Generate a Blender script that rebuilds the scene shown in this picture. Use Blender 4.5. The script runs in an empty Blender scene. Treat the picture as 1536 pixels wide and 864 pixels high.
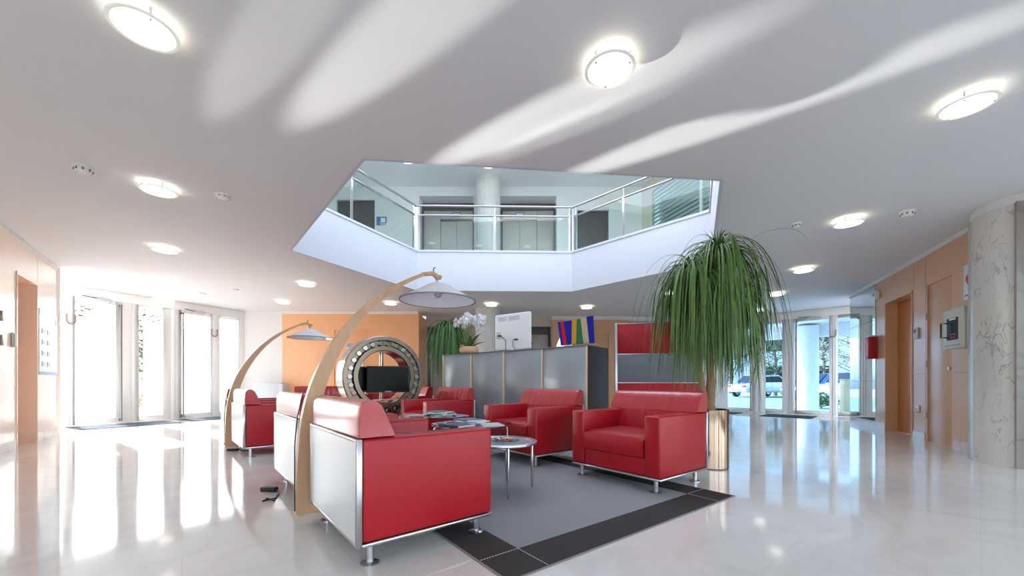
import bpy, bmesh, math, random
from mathutils import Vector, Matrix
random.seed(7)
S = bpy.context.scene
COL = S.collection
PI = math.pi
R = math.radians
# ------------------------------------------------------------------ survey
F, CX, HZ, HC = 590.0, 768.0, 573.5, 0.84        # focal length (px), centre, horizon row, eye height (m)
CEIL = 2.69
def kx(px): return (px - CX) / F
class Line:
    """a wall seen from above: origin a, running to b, +y (left of the run) looks into the room"""
    def __init__(s, a, b):
        s.a = Vector(a); s.b = Vector(b); d = s.b - s.a
        s.len = d.length; s.u = d / s.len; s.n = Vector((-s.u.y, s.u.x)); s.rot = math.atan2(s.u.y, s.u.x)
    def at(s, px, off=0.0):
        k = kx(px); p = s.a + s.n * off
        return (k * p.y - p.x) / (s.u.x - k * s.u.y)
    def P(s, t, off=0.0, z=0.0):
        p = s.a + s.u * t + s.n * off
        return (p.x, p.y, z)
    def place(s, o, t=0, off=0, z=0, extra=0):
        o.location = s.P(t, off, z); o.rotation_euler = (0, 0, s.rot + extra); return o
# ------------------------------------------------------------------ materials
def nt(name):
    m = bpy.data.materials.new(name); m.use_nodes = True
    t = m.node_tree; b = t.nodes['Principled BSDF']
    return m, t, b
def L(c):  # sRGB 0-255 -> linear
    return tuple(((v/255)/12.92 if v/255 <= .04045 else ((v/255+.055)/1.055)**2.4) for v in c) + (1,)
def mat(name, rgb, rough=.5, metal=0, coat=0, bump=0, bscale=80, vary=0, vscale=6, spec=.5, emit=None, es=1, sheen=0):
    m, t, b = nt(name)
    col = L(rgb)
    b.inputs['Base Color'].default_value = col
    b.inputs['Roughness'].default_value = rough
    b.inputs['Metallic'].default_value = metal
    b.inputs['Coat Weight'].default_value = coat
    b.inputs['Coat Roughness'].default_value = .12
    b.inputs['Specular IOR Level'].default_value = spec
    b.inputs['Sheen Weight'].default_value = sheen
    tc = t.nodes.new('ShaderNodeTexCoord')
    if vary:
        n = t.nodes.new('ShaderNodeTexNoise'); n.inputs['Scale'].default_value = vscale; n.inputs['Detail'].default_value = 6
        t.links.new(tc.outputs['Object'], n.inputs['Vector'])
        mx = t.nodes.new('ShaderNodeMix'); mx.data_type = 'RGBA'
        mx.inputs['A'].default_value = tuple(c*(1-vary) for c in col[:3])+(1,)
        mx.inputs['B'].default_value = tuple(min(1, c*(1+vary)) for c in col[:3])+(1,)
        t.links.new(n.outputs['Fac'], mx.inputs['Factor']); t.links.new(mx.outputs['Result'], b.inputs['Base Color'])
    if bump:
        n2 = t.nodes.new('ShaderNodeTexNoise'); n2.inputs['Scale'].default_value = bscale; n2.inputs['Detail'].default_value = 4
        t.links.new(tc.outputs['Object'], n2.inputs['Vector'])
        bp = t.nodes.new('ShaderNodeBump'); bp.inputs['Strength'].default_value = bump; bp.inputs['Distance'].default_value = .01
        t.links.new(n2.outputs['Fac'], bp.inputs['Height']); t.links.new(bp.outputs['Normal'], b.inputs['Normal'])
    if emit:
        b.inputs['Emission Color'].default_value = L(emit); b.inputs['Emission Strength'].default_value = es
    return m
def wood(name, c1, c2, rough=.35, coat=.25, sx=55, sz=1.6, spec=.5):
    m, t, b = nt(name)
    tc = t.nodes.new('ShaderNodeTexCoord'); mp = t.nodes.new('ShaderNodeMapping')
    mp.inputs['Scale'].default_value = (sx, sx, sz)
    n = t.nodes.new('ShaderNodeTexNoise'); n.inputs['Scale'].default_value = 1; n.inputs['Detail'].default_value = 5
    t.links.new(tc.outputs['Object'], mp.inputs['Vector']); t.links.new(mp.outputs['Vector'], n.inputs['Vector'])
    r = t.nodes.new('ShaderNodeValToRGB'); r.color_ramp.elements[0].position = .3; r.color_ramp.elements[1].position = .7
    r.color_ramp.elements[0].color = L(c1); r.color_ramp.elements[1].color = L(c2)
    t.links.new(n.outputs['Fac'], r.inputs['Fac']); t.links.new(r.outputs['Color'], b.inputs['Base Color'])
    b.inputs['Roughness'].default_value = rough; b.inputs['Coat Weight'].default_value = coat; b.inputs['Coat Roughness'].default_value = .15
    b.inputs['Specular IOR Level'].default_value = spec
    return m
def marble(name, base, vein, scale=1.3, rough=.1, tile=None, amount=.5, joint=.93, spec=.5, dist=1.4, wid=.06, broken=False):
    m, t, b = nt(name)
    tc = t.nodes.new('ShaderNodeTexCoord')
    n1 = t.nodes.new('ShaderNodeTexNoise'); n1.inputs['Scale'].default_value = scale; n1.inputs['Detail'].default_value = 9; n1.inputs['Distortion'].default_value = dist
    t.links.new(tc.outputs['Object'], n1.inputs['Vector'])
    r = t.nodes.new('ShaderNodeValToRGB'); e = r.color_ramp.elements
    e[0].position = .5-wid; e[0].color = (0, 0, 0, 1); e[1].position = .5; e[1].color = (1, 1, 1, 1)
    e2 = e.new(.5+wid); e2.color = (0, 0, 0, 1)
    t.links.new(n1.outputs['Fac'], r.inputs['Fac'])
    n2 = t.nodes.new('ShaderNodeTexNoise'); n2.inputs['Scale'].default_value = scale*2.3; n2.inputs['Detail'].default_value = 6
    t.links.new(tc.outputs['Object'], n2.inputs['Vector'])
    mu = t.nodes.new('ShaderNodeMath'); mu.operation = 'MULTIPLY'
    msk = n2.outputs['Fac']
    if broken:   # diagonal veins that come and go
        mpb = t.nodes.new('ShaderNodeMapping'); mpb.inputs['Rotation'].default_value = (R(30), R(30), 0); mpb.inputs['Scale'].default_value = (2.4, 2.4, 1.1)
        t.links.new(tc.outputs['Object'], mpb.inputs['Vector']); t.links.new(mpb.outputs['Vector'], n1.inputs['Vector'])
        n2.inputs['Scale'].default_value = 3.2
        rb = t.nodes.new('ShaderNodeValToRGB'); rb.color_ramp.elements[0].position = .42; rb.color_ramp.elements[1].position = .62
        t.links.new(n2.outputs['Fac'], rb.inputs['Fac']); msk = rb.outputs['Color']
    t.links.new(r.outputs['Color'], mu.inputs[0]); t.links.new(msk, mu.inputs[1])
    mu2 = t.nodes.new('ShaderNodeMath'); mu2.operation = 'MULTIPLY'; mu2.inputs[1].default_value = amount*1.6
    t.links.new(mu.outputs[0], mu2.inputs[0])
    mx = t.nodes.new('ShaderNodeMix'); mx.data_type = 'RGBA'; mx.inputs['A'].default_value = L(base); mx.inputs['B'].default_value = L(vein)
    t.links.new(mu2.outputs[0], mx.inputs['Factor'])
    out = mx.outputs['Result']
    if tile:
        mp = t.nodes.new('ShaderNodeMapping'); mp.inputs['Rotation'].default_value = (0, 0, R(-40))
        br = t.nodes.new('ShaderNodeTexBrick'); br.offset = 0; br.inputs['Scale'].default_value = 1
        br.inputs['Brick Width'].default_value = tile; br.inputs['Row Height'].default_value = tile
        br.inputs['Mortar Size'].default_value = .004; br.inputs['Mortar Smooth'].default_value = .3
        br.inputs['Color1'].default_value = (1, 1, 1, 1); br.inputs['Color2'].default_value = (.95, .95, .945, 1); br.inputs['Mortar'].default_value = (joint, joint*.99, joint*.98, 1)
        t.links.new(tc.outputs['Object'], mp.inputs['Vector']); t.links.new(mp.outputs['Vector'], br.inputs['Vector'])
        m2 = t.nodes.new('ShaderNodeMix'); m2.data_type = 'RGBA'; m2.blend_type = 'MULTIPLY'; m2.inputs['Factor'].default_value = 1
        t.links.new(out, m2.inputs['A']); t.links.new(br.outputs['Color'], m2.inputs['B']); out = m2.outputs['Result']
    t.links.new(out, b.inputs['Base Color'])
    b.inputs['Roughness'].default_value = rough; b.inputs['Specular IOR Level'].default_value = spec
    return m
def glass(name, tint, refl=1.0, stripes=None):
    m = bpy.data.materials.new(name); m.use_nodes = True; t = m.node_tree; t.nodes.clear()
    o = t.nodes.new('ShaderNodeOutputMaterial'); tr = t.nodes.new('ShaderNodeBsdfTransparent'); gl = t.nodes.new('ShaderNodeBsdfGlossy')
    tr.inputs['Color'].default_value = tint + (1,); gl.inputs['Roughness'].default_value = .01
    fr = t.nodes.new('ShaderNodeLayerWeight'); fr.inputs['Blend'].default_value = .5
    pw = t.nodes.new('ShaderNodeMath'); pw.operation = 'POWER'; pw.inputs[1].default_value = 4.5; t.links.new(fr.outputs['Facing'], pw.inputs[0])
    ma = t.nodes.new('ShaderNodeMath'); ma.operation = 'MULTIPLY_ADD'; ma.inputs[1].default_value = .8; ma.inputs[2].default_value = .035; t.links.new(pw.outputs[0], ma.inputs[0])
    mu = t.nodes.new('ShaderNodeMath'); mu.operation = 'MULTIPLY'; mu.inputs[1].default_value = refl; mu.use_clamp = True
    mx = t.nodes.new('ShaderNodeMixShader')
    t.links.new(ma.outputs[0], mu.inputs[0]); t.links.new(mu.outputs[0], mx.inputs[0])
    t.links.new(tr.outputs[0], mx.inputs[1]); t.links.new(gl.outputs[0], mx.inputs[2])
    last = mx
    if stripes:
        tc = t.nodes.new('ShaderNodeTexCoord'); sp = t.nodes.new('ShaderNodeSeparateXYZ'); t.links.new(tc.outputs['Object'], sp.inputs[0])
        a = t.nodes.new('ShaderNodeMath'); a.operation = 'MULTIPLY'; a.inputs[1].default_value = stripes; t.links.new(sp.outputs['Z'], a.inputs[0])
        fr2 = t.nodes.new('ShaderNodeMath'); fr2.operation = 'FRACT'; t.links.new(a.outputs[0], fr2.inputs[0])
        gt = t.nodes.new('ShaderNodeMath'); gt.operation = 'GREATER_THAN'; gt.inputs[1].default_value = .35; t.links.new(fr2.outputs[0], gt.inputs[0])
        df = t.nodes.new('ShaderNodeBsdfDiffuse'); df.inputs['Color'].default_value = (.33, .45, .44, 1)
        m2 = t.nodes.new('ShaderNodeMixShader'); sc = t.nodes.new('ShaderNodeMath'); sc.operation = 'MULTIPLY'; sc.inputs[1].default_value = .75
        t.links.new(gt.outputs[0], sc.inputs[0]); t.links.new(sc.outputs[0], m2.inputs[0]); t.links.new(mx.outputs[0], m2.inputs[1]); t.links.new(df.outputs[0], m2.inputs[2])
        last = m2
    t.links.new(last.outputs[0], o.inputs['Surface'])
    return m
M = {}
M['white'] = mat('white_paint', (232, 229, 226), .6)
M['ceiling'] = mat('ceiling_paint', (228, 228, 229), .75)
M['fascia'] = mat('fascia_paint', (208, 211, 219), .6)
M['upwall'] = mat('upper_wall_paint', (236, 240, 239), .6)
M['backwall'] = mat('back_wall_paint', (205, 192, 180), .55)
M['frame'] = mat('white_frame', (244, 243, 240), .35, coat=.2)
M['floor'] = marble('floor_marble', (224, 220, 215), (190, 180, 170), 1.1, .07, tile=.62, amount=.22, spec=.5)
M['column'] = marble('column_marble', (216, 212, 206), (128, 126, 125), 4.2, .25, amount=.5, dist=.45, wid=.025, broken=True)
M['column2'] = marble('round_column_marble', (216, 218, 213), (188, 190, 187), 4, .35, amount=.5)
M['coldark'] = marble('dark_marble', (150, 142, 135), (110, 104, 100), 1.8, .3, amount=.6)
M['base'] = marble('base_marble', (226, 220, 210), (190, 182, 172), 2, .2, amount=.4)
M['woodr'] = wood('beech_panel', (212, 164, 124), (222, 176, 136), .32, .3)
M['woodo'] = wood('orange_panel', (240, 176, 126), (247, 186, 138), .4, .2)
M['woodl'] = wood('glare_paled_panel', (243, 216, 193), (247, 222, 201), .25, 1)  # base colour paled to carry the glare from the glass doors
M['doorw'] = wood('door_veneer', (206, 132, 76), (218, 146, 88), .3, .3)
M['lampwood'] = wood('lamp_beech', (188, 146, 110), (200, 160, 124), .45, .1, sx=20, sz=3)
M['red'] = mat('red_leather', (164, 18, 30), .38, bump=.12, bscale=160, spec=.4)
M['redback'] = mat('red_leather_back', (172, 24, 36), .3, coat=.7, bump=.08, bscale=160, spec=.6)
M['lacq'] = mat('white_lacquer', (206, 208, 211), .3, coat=.3)
M['alu'] = mat('brushed_aluminium', (196, 196, 198), .32, 1)
M['chrome'] = mat('chrome', (205, 205, 208), .14, 1)
M['steel'] = mat('polished_steel', (172, 162, 154), .17, 1)
M['steelface'] = mat('turned_steel', (160, 145, 132), .34, 1)
M['steelr'] = mat('satin_steel', (150, 140, 130), .3, 1)
M['gold'] = mat('bronze_chrome', (176, 152, 130), .1, 1)
M['liftmetal'] = mat('lift_door_metal', (178, 174, 168), .4, .25, vary=.05)
M['liftdark'] = mat('lift_dark_metal', (92, 86, 86), .45, .5)
M['black'] = mat('black_plastic', (22, 22, 23), .35)
M['screen'] = mat('black_screen', (8, 9, 10), .2, spec=.15)
M['dark'] = mat('dark_laminate', (52, 50, 50), .45)
M['ruggrey'] = mat('grey_carpet', (152, 152, 156), .95, bump=.6, bscale=420, vary=.1, vscale=160, spec=.1)
M['rugdark'] = mat('charcoal_carpet', (74, 70, 69), .95, bump=.6, bscale=420, vary=.14, vscale=160, spec=.1)
M['rugedge'] = mat('rug_binding', (140, 136, 132), .9, spec=.1)
M['thread'] = mat('pale_thread', (196, 192, 186), .9, spec=.1)
M['mat'] = mat('floor_mat', (66, 76, 86), .9, bump=.5, bscale=300, spec=.1)
M['counter'] = mat('counter_panel', (158, 166, 171), .36, .4, vary=.07, vscale=2.5)
M['ctop'] = mat('counter_top', (128, 124, 122), .4)
M['strip'] = wood('beech_strip', (214, 186, 162), (222, 196, 172), .5, 0)
M['pred'] = mat('partition_red', (178, 14, 36), .6)
M['pgrey'] = mat('partition_grey', (122, 128, 138), .65)
M['leaf'] = mat('palm_leaf', (86, 120, 54), .4, vary=.7, vscale=16)
M['leaf2'] = mat('palm_leaf_dark', (78, 118, 58), .42, vary=.45, vscale=9)
M['orchleaf'] = mat('orchid_leaf', (74, 118, 54), .35, vary=.25, vscale=14)
M['petal'] = mat('orchid_petal', (246, 244, 246), .5)
M['bark'] = mat('palm_bark', (150, 116, 88), .8, bump=.6, bscale=50, vary=.2, vscale=30)
M['clay'] = mat('clay_pot', (214, 172, 138), .6, vary=.08)
M['clay2'] = mat('clay_bead', (196, 122, 92), .6)
M['soil'] = mat('soil', (70, 52, 40), .9)
M['tv'] = mat('white_plastic', (236, 237, 240), .35)
M['vent'] = mat('vent_grey', (206, 208, 212), .5)
M['shade'] = mat('fabric_shade', (242, 243, 246), .8, spec=.2)
t_ = M['shade'].node_tree; tl = t_.nodes.new('ShaderNodeBsdfTranslucent'); tl.inputs['Color'].default_value = (.93, .94, .96, 1); ms = t_.nodes.new('ShaderNodeMixShader'); ms.inputs[0].default_value = .4
t_.links.new(t_.nodes['Principled BSDF'].outputs[0], ms.inputs[1]); t_.links.new(tl.outputs[0], ms.inputs[2]); t_.links.new(ms.outputs[0], t_.nodes['Material Output'].inputs['Surface'])
M['shaderim'] = mat('shade_rim', (126, 126, 132), .7)
M['lampglow'] = mat('lamp_glass', (255, 252, 244), .3, emit=(255, 251, 244), es=2.4)
M['lampbody'] = mat('lamp_body_glow', (255, 252, 240), .4, emit=(255, 246, 228), es=1.1)
M['lamprim'] = mat('lamp_rim_glass', (238, 240, 232), .2, emit=(255, 250, 235), es=.2)
M['shadeglow'] = mat('lit_shade', (255, 250, 244), .8, emit=(255, 246, 238), es=.5)
M['bulb'] = mat('frosted_bulb', (206, 206, 212), .4)
M['tableglass'] = glass('table_glass', (.78, .86, .88), 1.6)
M['paneL'] = glass('clear_pane', (.95, .965, .965), .8)
M['paneR'] = glass('blue_pane', (.58, .75, .93), 1.0)
M['rail_glass'] = glass('green_glass', (.83, .88, .86), 1.3)
M['stripeglass'] = glass('striped_glass', (.55, .68, .68), 1.2, stripes=10)
M['mirror'] = mat('mirror', (206, 214, 212), .015, 1)
M['firered'] = mat('fire_red', (176, 26, 34), .35)
M['cabinet'] = mat('cabinet_cream', (206, 206, 196), .4)
M['cream'] = mat('cream_plastic', (236, 234, 224), .4)
M['poster'] = mat('poster_paper', (232, 236, 240), .35)
M['posterblue'] = mat('poster_blue', (150, 176, 222), .4)
M['ink'] = mat('ink_grey', (120, 130, 142), .5)
M['heart'] = mat('sign_red', (206, 58, 54), .4)
M['text'] = mat('label_red', (190, 50, 46), .4)
M['signblue'] = mat('sign_blue', (50, 120, 180), .4)
M['ablue'] = mat('art_blue', (10, 30, 150), .35, vary=.3, vscale=5, spec=.25)
M['ared'] = mat('art_red', (206, 12, 40), .35, spec=.25)
M['agold'] = mat('art_gold', (196, 150, 46), .25)
M['agreen'] = mat('art_green', (34, 110, 66), .25)
M['atan'] = mat('art_tan', (188, 172, 140), .25)
M['acryl'] = glass('clear_acrylic', (.93, .95, .95), 1.2)
M['pave'] = mat('pale_paving', (196, 194, 190), .8, vary=.08)
M['grass'] = mat('lawn', (146, 154, 122), .9, vary=.25, vscale=3)
M['hedge'] = mat('outdoor_leaf', (84, 112, 62), .7, vary=.4, vscale=5)
M['hedge2'] = mat('winter_leaf', (170, 160, 120), .8, vary=.3, vscale=5)
M['trunk'] = mat('tree_bark', (120, 104, 90), .9, bump=.5, bscale=30)
M['outwhite'] = mat('white_render', (232, 230, 226), .7)
M['carblue'] = mat('car_paint_blue', (70, 104, 148), .25, .3, coat=.8)
M['carwhite'] = mat('car_paint_silver', (206, 210, 214), .25, .3, coat=.8)
M['carglass'] = mat('car_glass', (30, 38, 46), .08)
M['rubber'] = mat('rubber', (28, 28, 28), .8)
M['post'] = wood('post_timber', (196, 172, 132), (208, 186, 148), .6, 0)
for i, c in enumerate([(120, 150, 190), (214, 220, 226), (86, 110, 150), (200, 210, 214), (70, 84, 110), (176, 190, 200), (232, 230, 224), (110, 130, 140)]):
    M['mag%d' % i] = mat('magazine_cover_%d' % i, c, .3, vary=.3, vscale=22)
M['paper'] = mat('page_edges', (226, 224, 218), .8)
# ------------------------------------------------------------------ mesh builder
class MB:
    def __init__(s): s.v = []; s.f = []; s.sm = []
    def add(s, vs, fs, smooth=False):
        n = len(s.v); s.v += [tuple(v) for v in vs]; s.f += [tuple(i+n for i in f) for f in fs]; s.sm += [smooth]*len(fs); return s
    def box(s, x0, x1, y0, y1, z0, z1):
        v = [(x, y, z) for z in (z0, z1) for y in (y0, y1) for x in (x0, x1)]
        return s.add(v, [(0, 2, 3, 1), (4, 5, 7, 6), (0, 1, 5, 4), (2, 6, 7, 3), (0, 4, 6, 2), (1, 3, 7, 5)])
    def cbox(s, c, d): return s.box(c[0]-d[0]/2, c[0]+d[0]/2, c[1]-d[1]/2, c[1]+d[1]/2, c[2]-d[2]/2, c[2]+d[2]/2)
    def prism(s, poly, z0, z1, axis='z'):
        n = len(poly)
        def P(p, h):
            return {'z': (p[0], p[1], h), 'y': (p[0], h, p[1]), 'x': (h, p[0], p[1])}[axis]
        v = [P(p, z0) for p in poly] + [P(p, z1) for p in poly]
        f = [tuple(range(n))[::-1], tuple(range(n, 2*n))] + [(i, (i+1) % n, (i+1) % n+n, i+n) for i in range(n)]
        return s.add(v, f)
    def lathe(s, prof, c=(0, 0, 0), seg=32, axis='z', closed=False):
        v = []; f = []; m = len(prof)
        for i in range(seg):
            a = 2*PI*i/seg; ca, sa = math.cos(a), math.sin(a)
            for r, h in prof:
                p = {'z': (r*ca, r*sa, h), 'y': (r*ca, h, r*sa), 'x': (h, r*ca, r*sa)}[axis]
                v.append((p[0]+c[0], p[1]+c[1], p[2]+c[2]))
        for i in range(seg):
            j = (i+1) % seg
            for q in range(m if closed else m-1):
                q2 = (q+1) % m
                f.append((i*m+q, j*m+q, j*m+q2, i*m+q2))
        return s.add(v, f, True)
    def cyl(s, c, r, h, seg=24, r2=None):
        r2 = r if r2 is None else r2
        return s.lathe([(0, 0), (r, 0), (r, 0), (r2, h), (r2, h), (0, h)], c, seg)
    def tube(s, pts, rad, seg=10, flat=None):
        pts = [Vector(p) for p in pts]; n = len(pts)
        rs = rad if isinstance(rad, (list, tuple)) else [rad]*n
        v = []; f = []; up = Vector((0, 0, 1)); prev = None
        for i, p in enumerate(pts):
            t = (pts[min(i+1, n-1)] - pts[max(i-1, 0)]).normalized()
            if prev is None:
                a = up if abs(t.z) < .9 else Vector((1, 0, 0))
                x = t.cross(a).normalized()
            else:
                x = (prev - t*prev.dot(t)).normalized()
            prev = x; y = t.cross(x)
            for j in range(seg):
                a = 2*PI*j/seg
                v.append(p + x*math.cos(a)*rs[i] + y*math.sin(a)*rs[i])
        for i in range(n-1):
            for j in range(seg):
                j2 = (j+1) % seg
                f.append((i*seg+j, i*seg+j2, (i+1)*seg+j2, (i+1)*seg+j))
        f.append(tuple(range(seg))[::-1]); f.append(tuple((n-1)*seg+j for j in range(seg)))
        return s.add(v, f, True)
    def ball(s, c, r, seg=14, ring=8, sc=(1, 1, 1)):
        prof = [(max(1e-4, math.sin(PI*i/ring))*r, -math.cos(PI*i/ring)*r) for i in range(ring+1)]
        n0 = len(s.v); s.lathe(prof, (0, 0, 0), seg)
        for i in range(n0, len(s.v)):
            x, y, z = s.v[i]; s.v[i] = (x*sc[0]+c[0], y*sc[1]+c[1], z*sc[2]+c[2])
        return s
    def build(s, name, m, parent=None, bevel=0, seg=2, loc=None, sub=0, rotz=None):
        me = bpy.data.meshes.new(name); me.from_pydata(s.v, [], s.f)
        me.polygons.foreach_set('use_smooth', s.sm)
        bm = bmesh.new(); bm.from_mesh(me); bmesh.ops.remove_doubles(bm, verts=bm.verts, dist=1e-6)
        bmesh.ops.recalc_face_normals(bm, faces=bm.faces)
        if bevel:
            es = [e for e in bm.edges if len(e.link_faces) == 2 and e.calc_face_angle(0) > R(30)]
            bmesh.ops.bevel(bm, geom=es, offset=bevel, segments=seg, profile=.5, affect='EDGES', clamp_overlap=True)
            for f in bm.faces: f.smooth = True
        bm.to_mesh(me); bm.free()
        if hasattr(me, 'set_sharp_from_angle'): me.set_sharp_from_angle(angle=R(50) if bevel else R(35))
        me.materials.append(m)
        o = bpy.data.objects.new(name, me); COL.objects.link(o)
        if parent: o.parent = parent
        if loc: o.location = loc
        if rotz is not None: o.rotation_euler = (0, 0, rotz)
        return o
def tag(o, label=None, cat=None, group=None, kind=None):
    if label: o['label'] = label
    if cat: o['category'] = cat
    if group: o['group'] = group
    if kind: o['kind'] = kind
    return o
def thing(name, label, cat, loc=(0, 0, 0), rz=0, group=None):
    o = bpy.data.objects.new(name, None); COL.objects.link(o)
    o.location = loc; o.rotation_euler = (0, 0, rz); o.empty_display_size = .1
    return tag(o, label, cat, group)
def struct(o, label=None, cat=None): return tag(o, label, cat, None, 'structure')
def copy_tree(o, parent=None):
    c = o.copy(); COL.objects.link(c)
    if parent: c.parent = parent
    for ch in [x for x in o.children]: copy_tree(ch, c)
    return c
# ------------------------------------------------------------------ camera
cam_d = bpy.data.cameras.new('camera'); cam = bpy.data.objects.new('camera', cam_d); COL.objects.link(cam)
cam.location = (0, 0, HC); cam.rotation_euler = (R(90), 0, 0)
cam_d.sensor_width = 36; cam_d.lens = F/1536*36; cam_d.shift_y = (HZ-432)/1536; cam_d.clip_start = .05; cam_d.clip_end = 300
S.camera = cam
# ------------------------------------------------------------------ plan
LW = Line((-7.25, 6.25), (-5.18, 3.605))              # left panelled wall, far to near
RW = Line((5.36, 4.5), (7.25, 8.42))                  # right panelled wall, near to far
LF = Line((-6.95, 10.2), (-8.95, 6.6))                # left glass front, far to near
RF = Line((8.9, 8.8), (6.2, 11.5))                    # right glass front, near to far
HEX = [(-1.24, 3.25), (-3.12, 5.51), (-1.93, 7.97), (1.23, 8.05), (3.1, 6.08), (1.93, 3.59)]
# ------------------------------------------------------------------ floor and slabs
fl = MB().prism([(-5.18, -3.2), (5.9, -3.2), (5.9, 4.5), (8.9, 8.8), (6.2, 11.5), (6.2, 12), (-7, 12), (-7, 10.25), (-9.0, 6.6), (-5.18, 3.0)], -.12, 0)
struct(fl.build('floor', M['floor']), 'polished pale marble lobby floor', 'floor')
def slab(name, outer, hole, z0, z1, m):
    bm = bmesh.new()
    for z in (z0, z1):
        vo = [bm.verts.new((x, y, z)) for x, y in outer]; vh = [bm.verts.new((x, y, z)) for x, y in hole]
        es = [bm.edges.new((vs[i], vs[(i+1) % len(vs)])) for vs in (vo, vh) for i in range(len(vs))]
        bmesh.ops.triangle_fill(bm, use_beauty=True, edges=es)
        if z == z0: lo = (vo, vh)
        else:
            for a, b in zip(lo, (vo, vh)):
                for i in range(len(a)):
                    j = (i+1) % len(a); bm.faces.new((a[i], a[j], b[j], b[i]))
    bmesh.ops.recalc_face_normals(bm, faces=bm.faces)
    me = bpy.data.meshes.new(name); bm.to_mesh(me); bm.free(); me.materials.append(m)
    o = bpy.data.objects.new(name, me); COL.objects.link(o); return o
OUT = [(-6.2, -3.3), (6.6, -3.3), (6.6, 4.5), (9.6, 9.0), (6.6, 12.2), (-7.2, 12.2), (-9.5, 6.4), (-6.2, 3.4)]
struct(slab('ceiling', OUT, HEX, CEIL, 3.44, M['ceiling']), 'white plaster ceiling with a six-sided opening', 'ceiling')
# fascia lining of the opening (its upstand carries the balustrade)
inset = 0.035
def lerp(a, b, t): return (a[0]+(b[0]-a[0])*t, a[1]+(b[1]-a[1])*t)
def offset_poly(poly, d):
    n = len(poly); res = []
    c = (sum(p[0] for p in poly)/n, sum(p[1] for p in poly)/n)
    for i in range(n):
        p0, p1, p2 = Vector(poly[i-1]), Vector(poly[i]), Vector(poly[(i+1) % n])
        e1 = (p1-p0).normalized(); e2 = (p2-p1).normalized()
        n1 = Vector((e1.y, -e1.x)); n2 = Vector((e2.y, -e2.x))
        if n1.dot(Vector(c)-p1) < 0: n1 = -n1
        if n2.dot(Vector(c)-p1) < 0: n2 = -n2
        b = (n1+n2).normalized(); res.append(tuple(p1 + b*(d/max(.2, b.dot(n1)))))
    return res
HIN = offset_poly(HEX, .03); HOUT = offset_poly(HEX, -.16)
def ring_mb(a, b, z0, z1):
    m = MB(); n = len(a)
    for i in range(n):
        j = (i+1) % n
        v = [(*a[i], z0), (*a[j], z0), (*b[j], z0), (*b[i], z0), (*a[i], z1), (*a[j], z1), (*b[j], z1), (*b[i], z1)]
        m.add(v, [(0, 1, 5, 4), (1, 0, 3, 2), (4, 5, 6, 7), (2, 3, 7, 6)])
    return m
struct(ring_mb(HIN, HEX, CEIL+.001, 3.47).build('trim_1', M['fascia']), 'white fascia round the ceiling opening', 'fascia')
struct(ring_mb(offset_poly(HEX, .05), HOUT, 3.47, 3.51).build('trim_2', M['fascia']), 'white ledge on top of the fascia', 'ledge')
# upper storey: roof with the same opening, walls
UZ, UC = 3.44, 5.96
struct(slab('ceiling_upper', [(-7.2, -3.3), (7.2, -3.3), (7.2, 12.2), (-7.2, 12.2)], offset_poly(HEX, .25), UC, 6.2, M['upwall']), 'pale ceiling of the upper landing', 'ceiling')
UB = 10.3
def wall_with_openings(length, th, z0, z1, ops):
    """local x 0..length, y -th..0, openings (x0, x1, zbottom, ztop)"""
    m = MB(); ops = sorted(ops); x = 0
    for a, b, c, d in ops:
        if a > x: m.box(x, a, -th, 0, z0, z1)
        if d < z1: m.box(a, b, -th, 0, d, z1)
        if c > z0: m.box(a, b, -th, 0, z0, c)
        x = b
    if x < length: m.box(x, length, -th, 0, z0, z1)
    return m
# back upper wall, run from right to left so +y looks to the camera
UW = Line((3.4, UB), (-7.1, UB))
def uw(px): return UW.at(px)
lift_ops = [(uw(711), uw(629)), (uw(835), uw(750))]
ud = (uw(562), uw(505)); ur = (uw(913), uw(866))
ops = [(a, b, UZ, 5.72) for a, b in lift_ops] + [(ud[0], ud[1], UZ, 5.62), (ur[0], ur[1], UZ, 5.35)]
o = wall_with_openings(UW.len, .5, UZ, UC, ops).build('wall_back_upper', M['upwall']); struct(UW.place(o), 'pale rear wall of the upper landing', 'wall')
struct(MB().box(-7.2, -7.05, -1.6, 10.4, UZ, UC).build('wall_left_upper', M['upwall']), 'pale left wall of the upper landing', 'wall')
UR = Line((5.0, 5.4), (3.4, 10.3))
sA, sB = UR.at(1078), UR.at(976)
o = wall_with_openings(UR.len, .12, UZ, UC, [(sA, sB, UZ+.02, 5.78)]).build('wall_right_upper', mat('cream_wall', (226, 220, 198), .6)); struct(UR.place(o), 'cream right wall of the upper landing', 'wall')
o = MB().box(sA, sB, -.07, -.05, UZ+.02, 5.78).build('window_upper', M['stripeglass']); struct(UR.place(o), 'frosted striped glass screen on the upper landing', 'window')
w = MB(); sm = UR.at(1049); w.box(sm-.03, sm+.03, -.09, -.03, UZ+.02, 5.78); w.box(sA, sB, -.09, -.03, 5.7, 5.78)
w.build('window_frame', M['cream'], o, loc=(0, 0, 0))
struct(MB().box(4.2, 7.2, 11.0, 11.2, UZ, UC).build('wall_far_upper', M['liftdark']), 'dark room behind the striped glass', 'wall')
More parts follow.
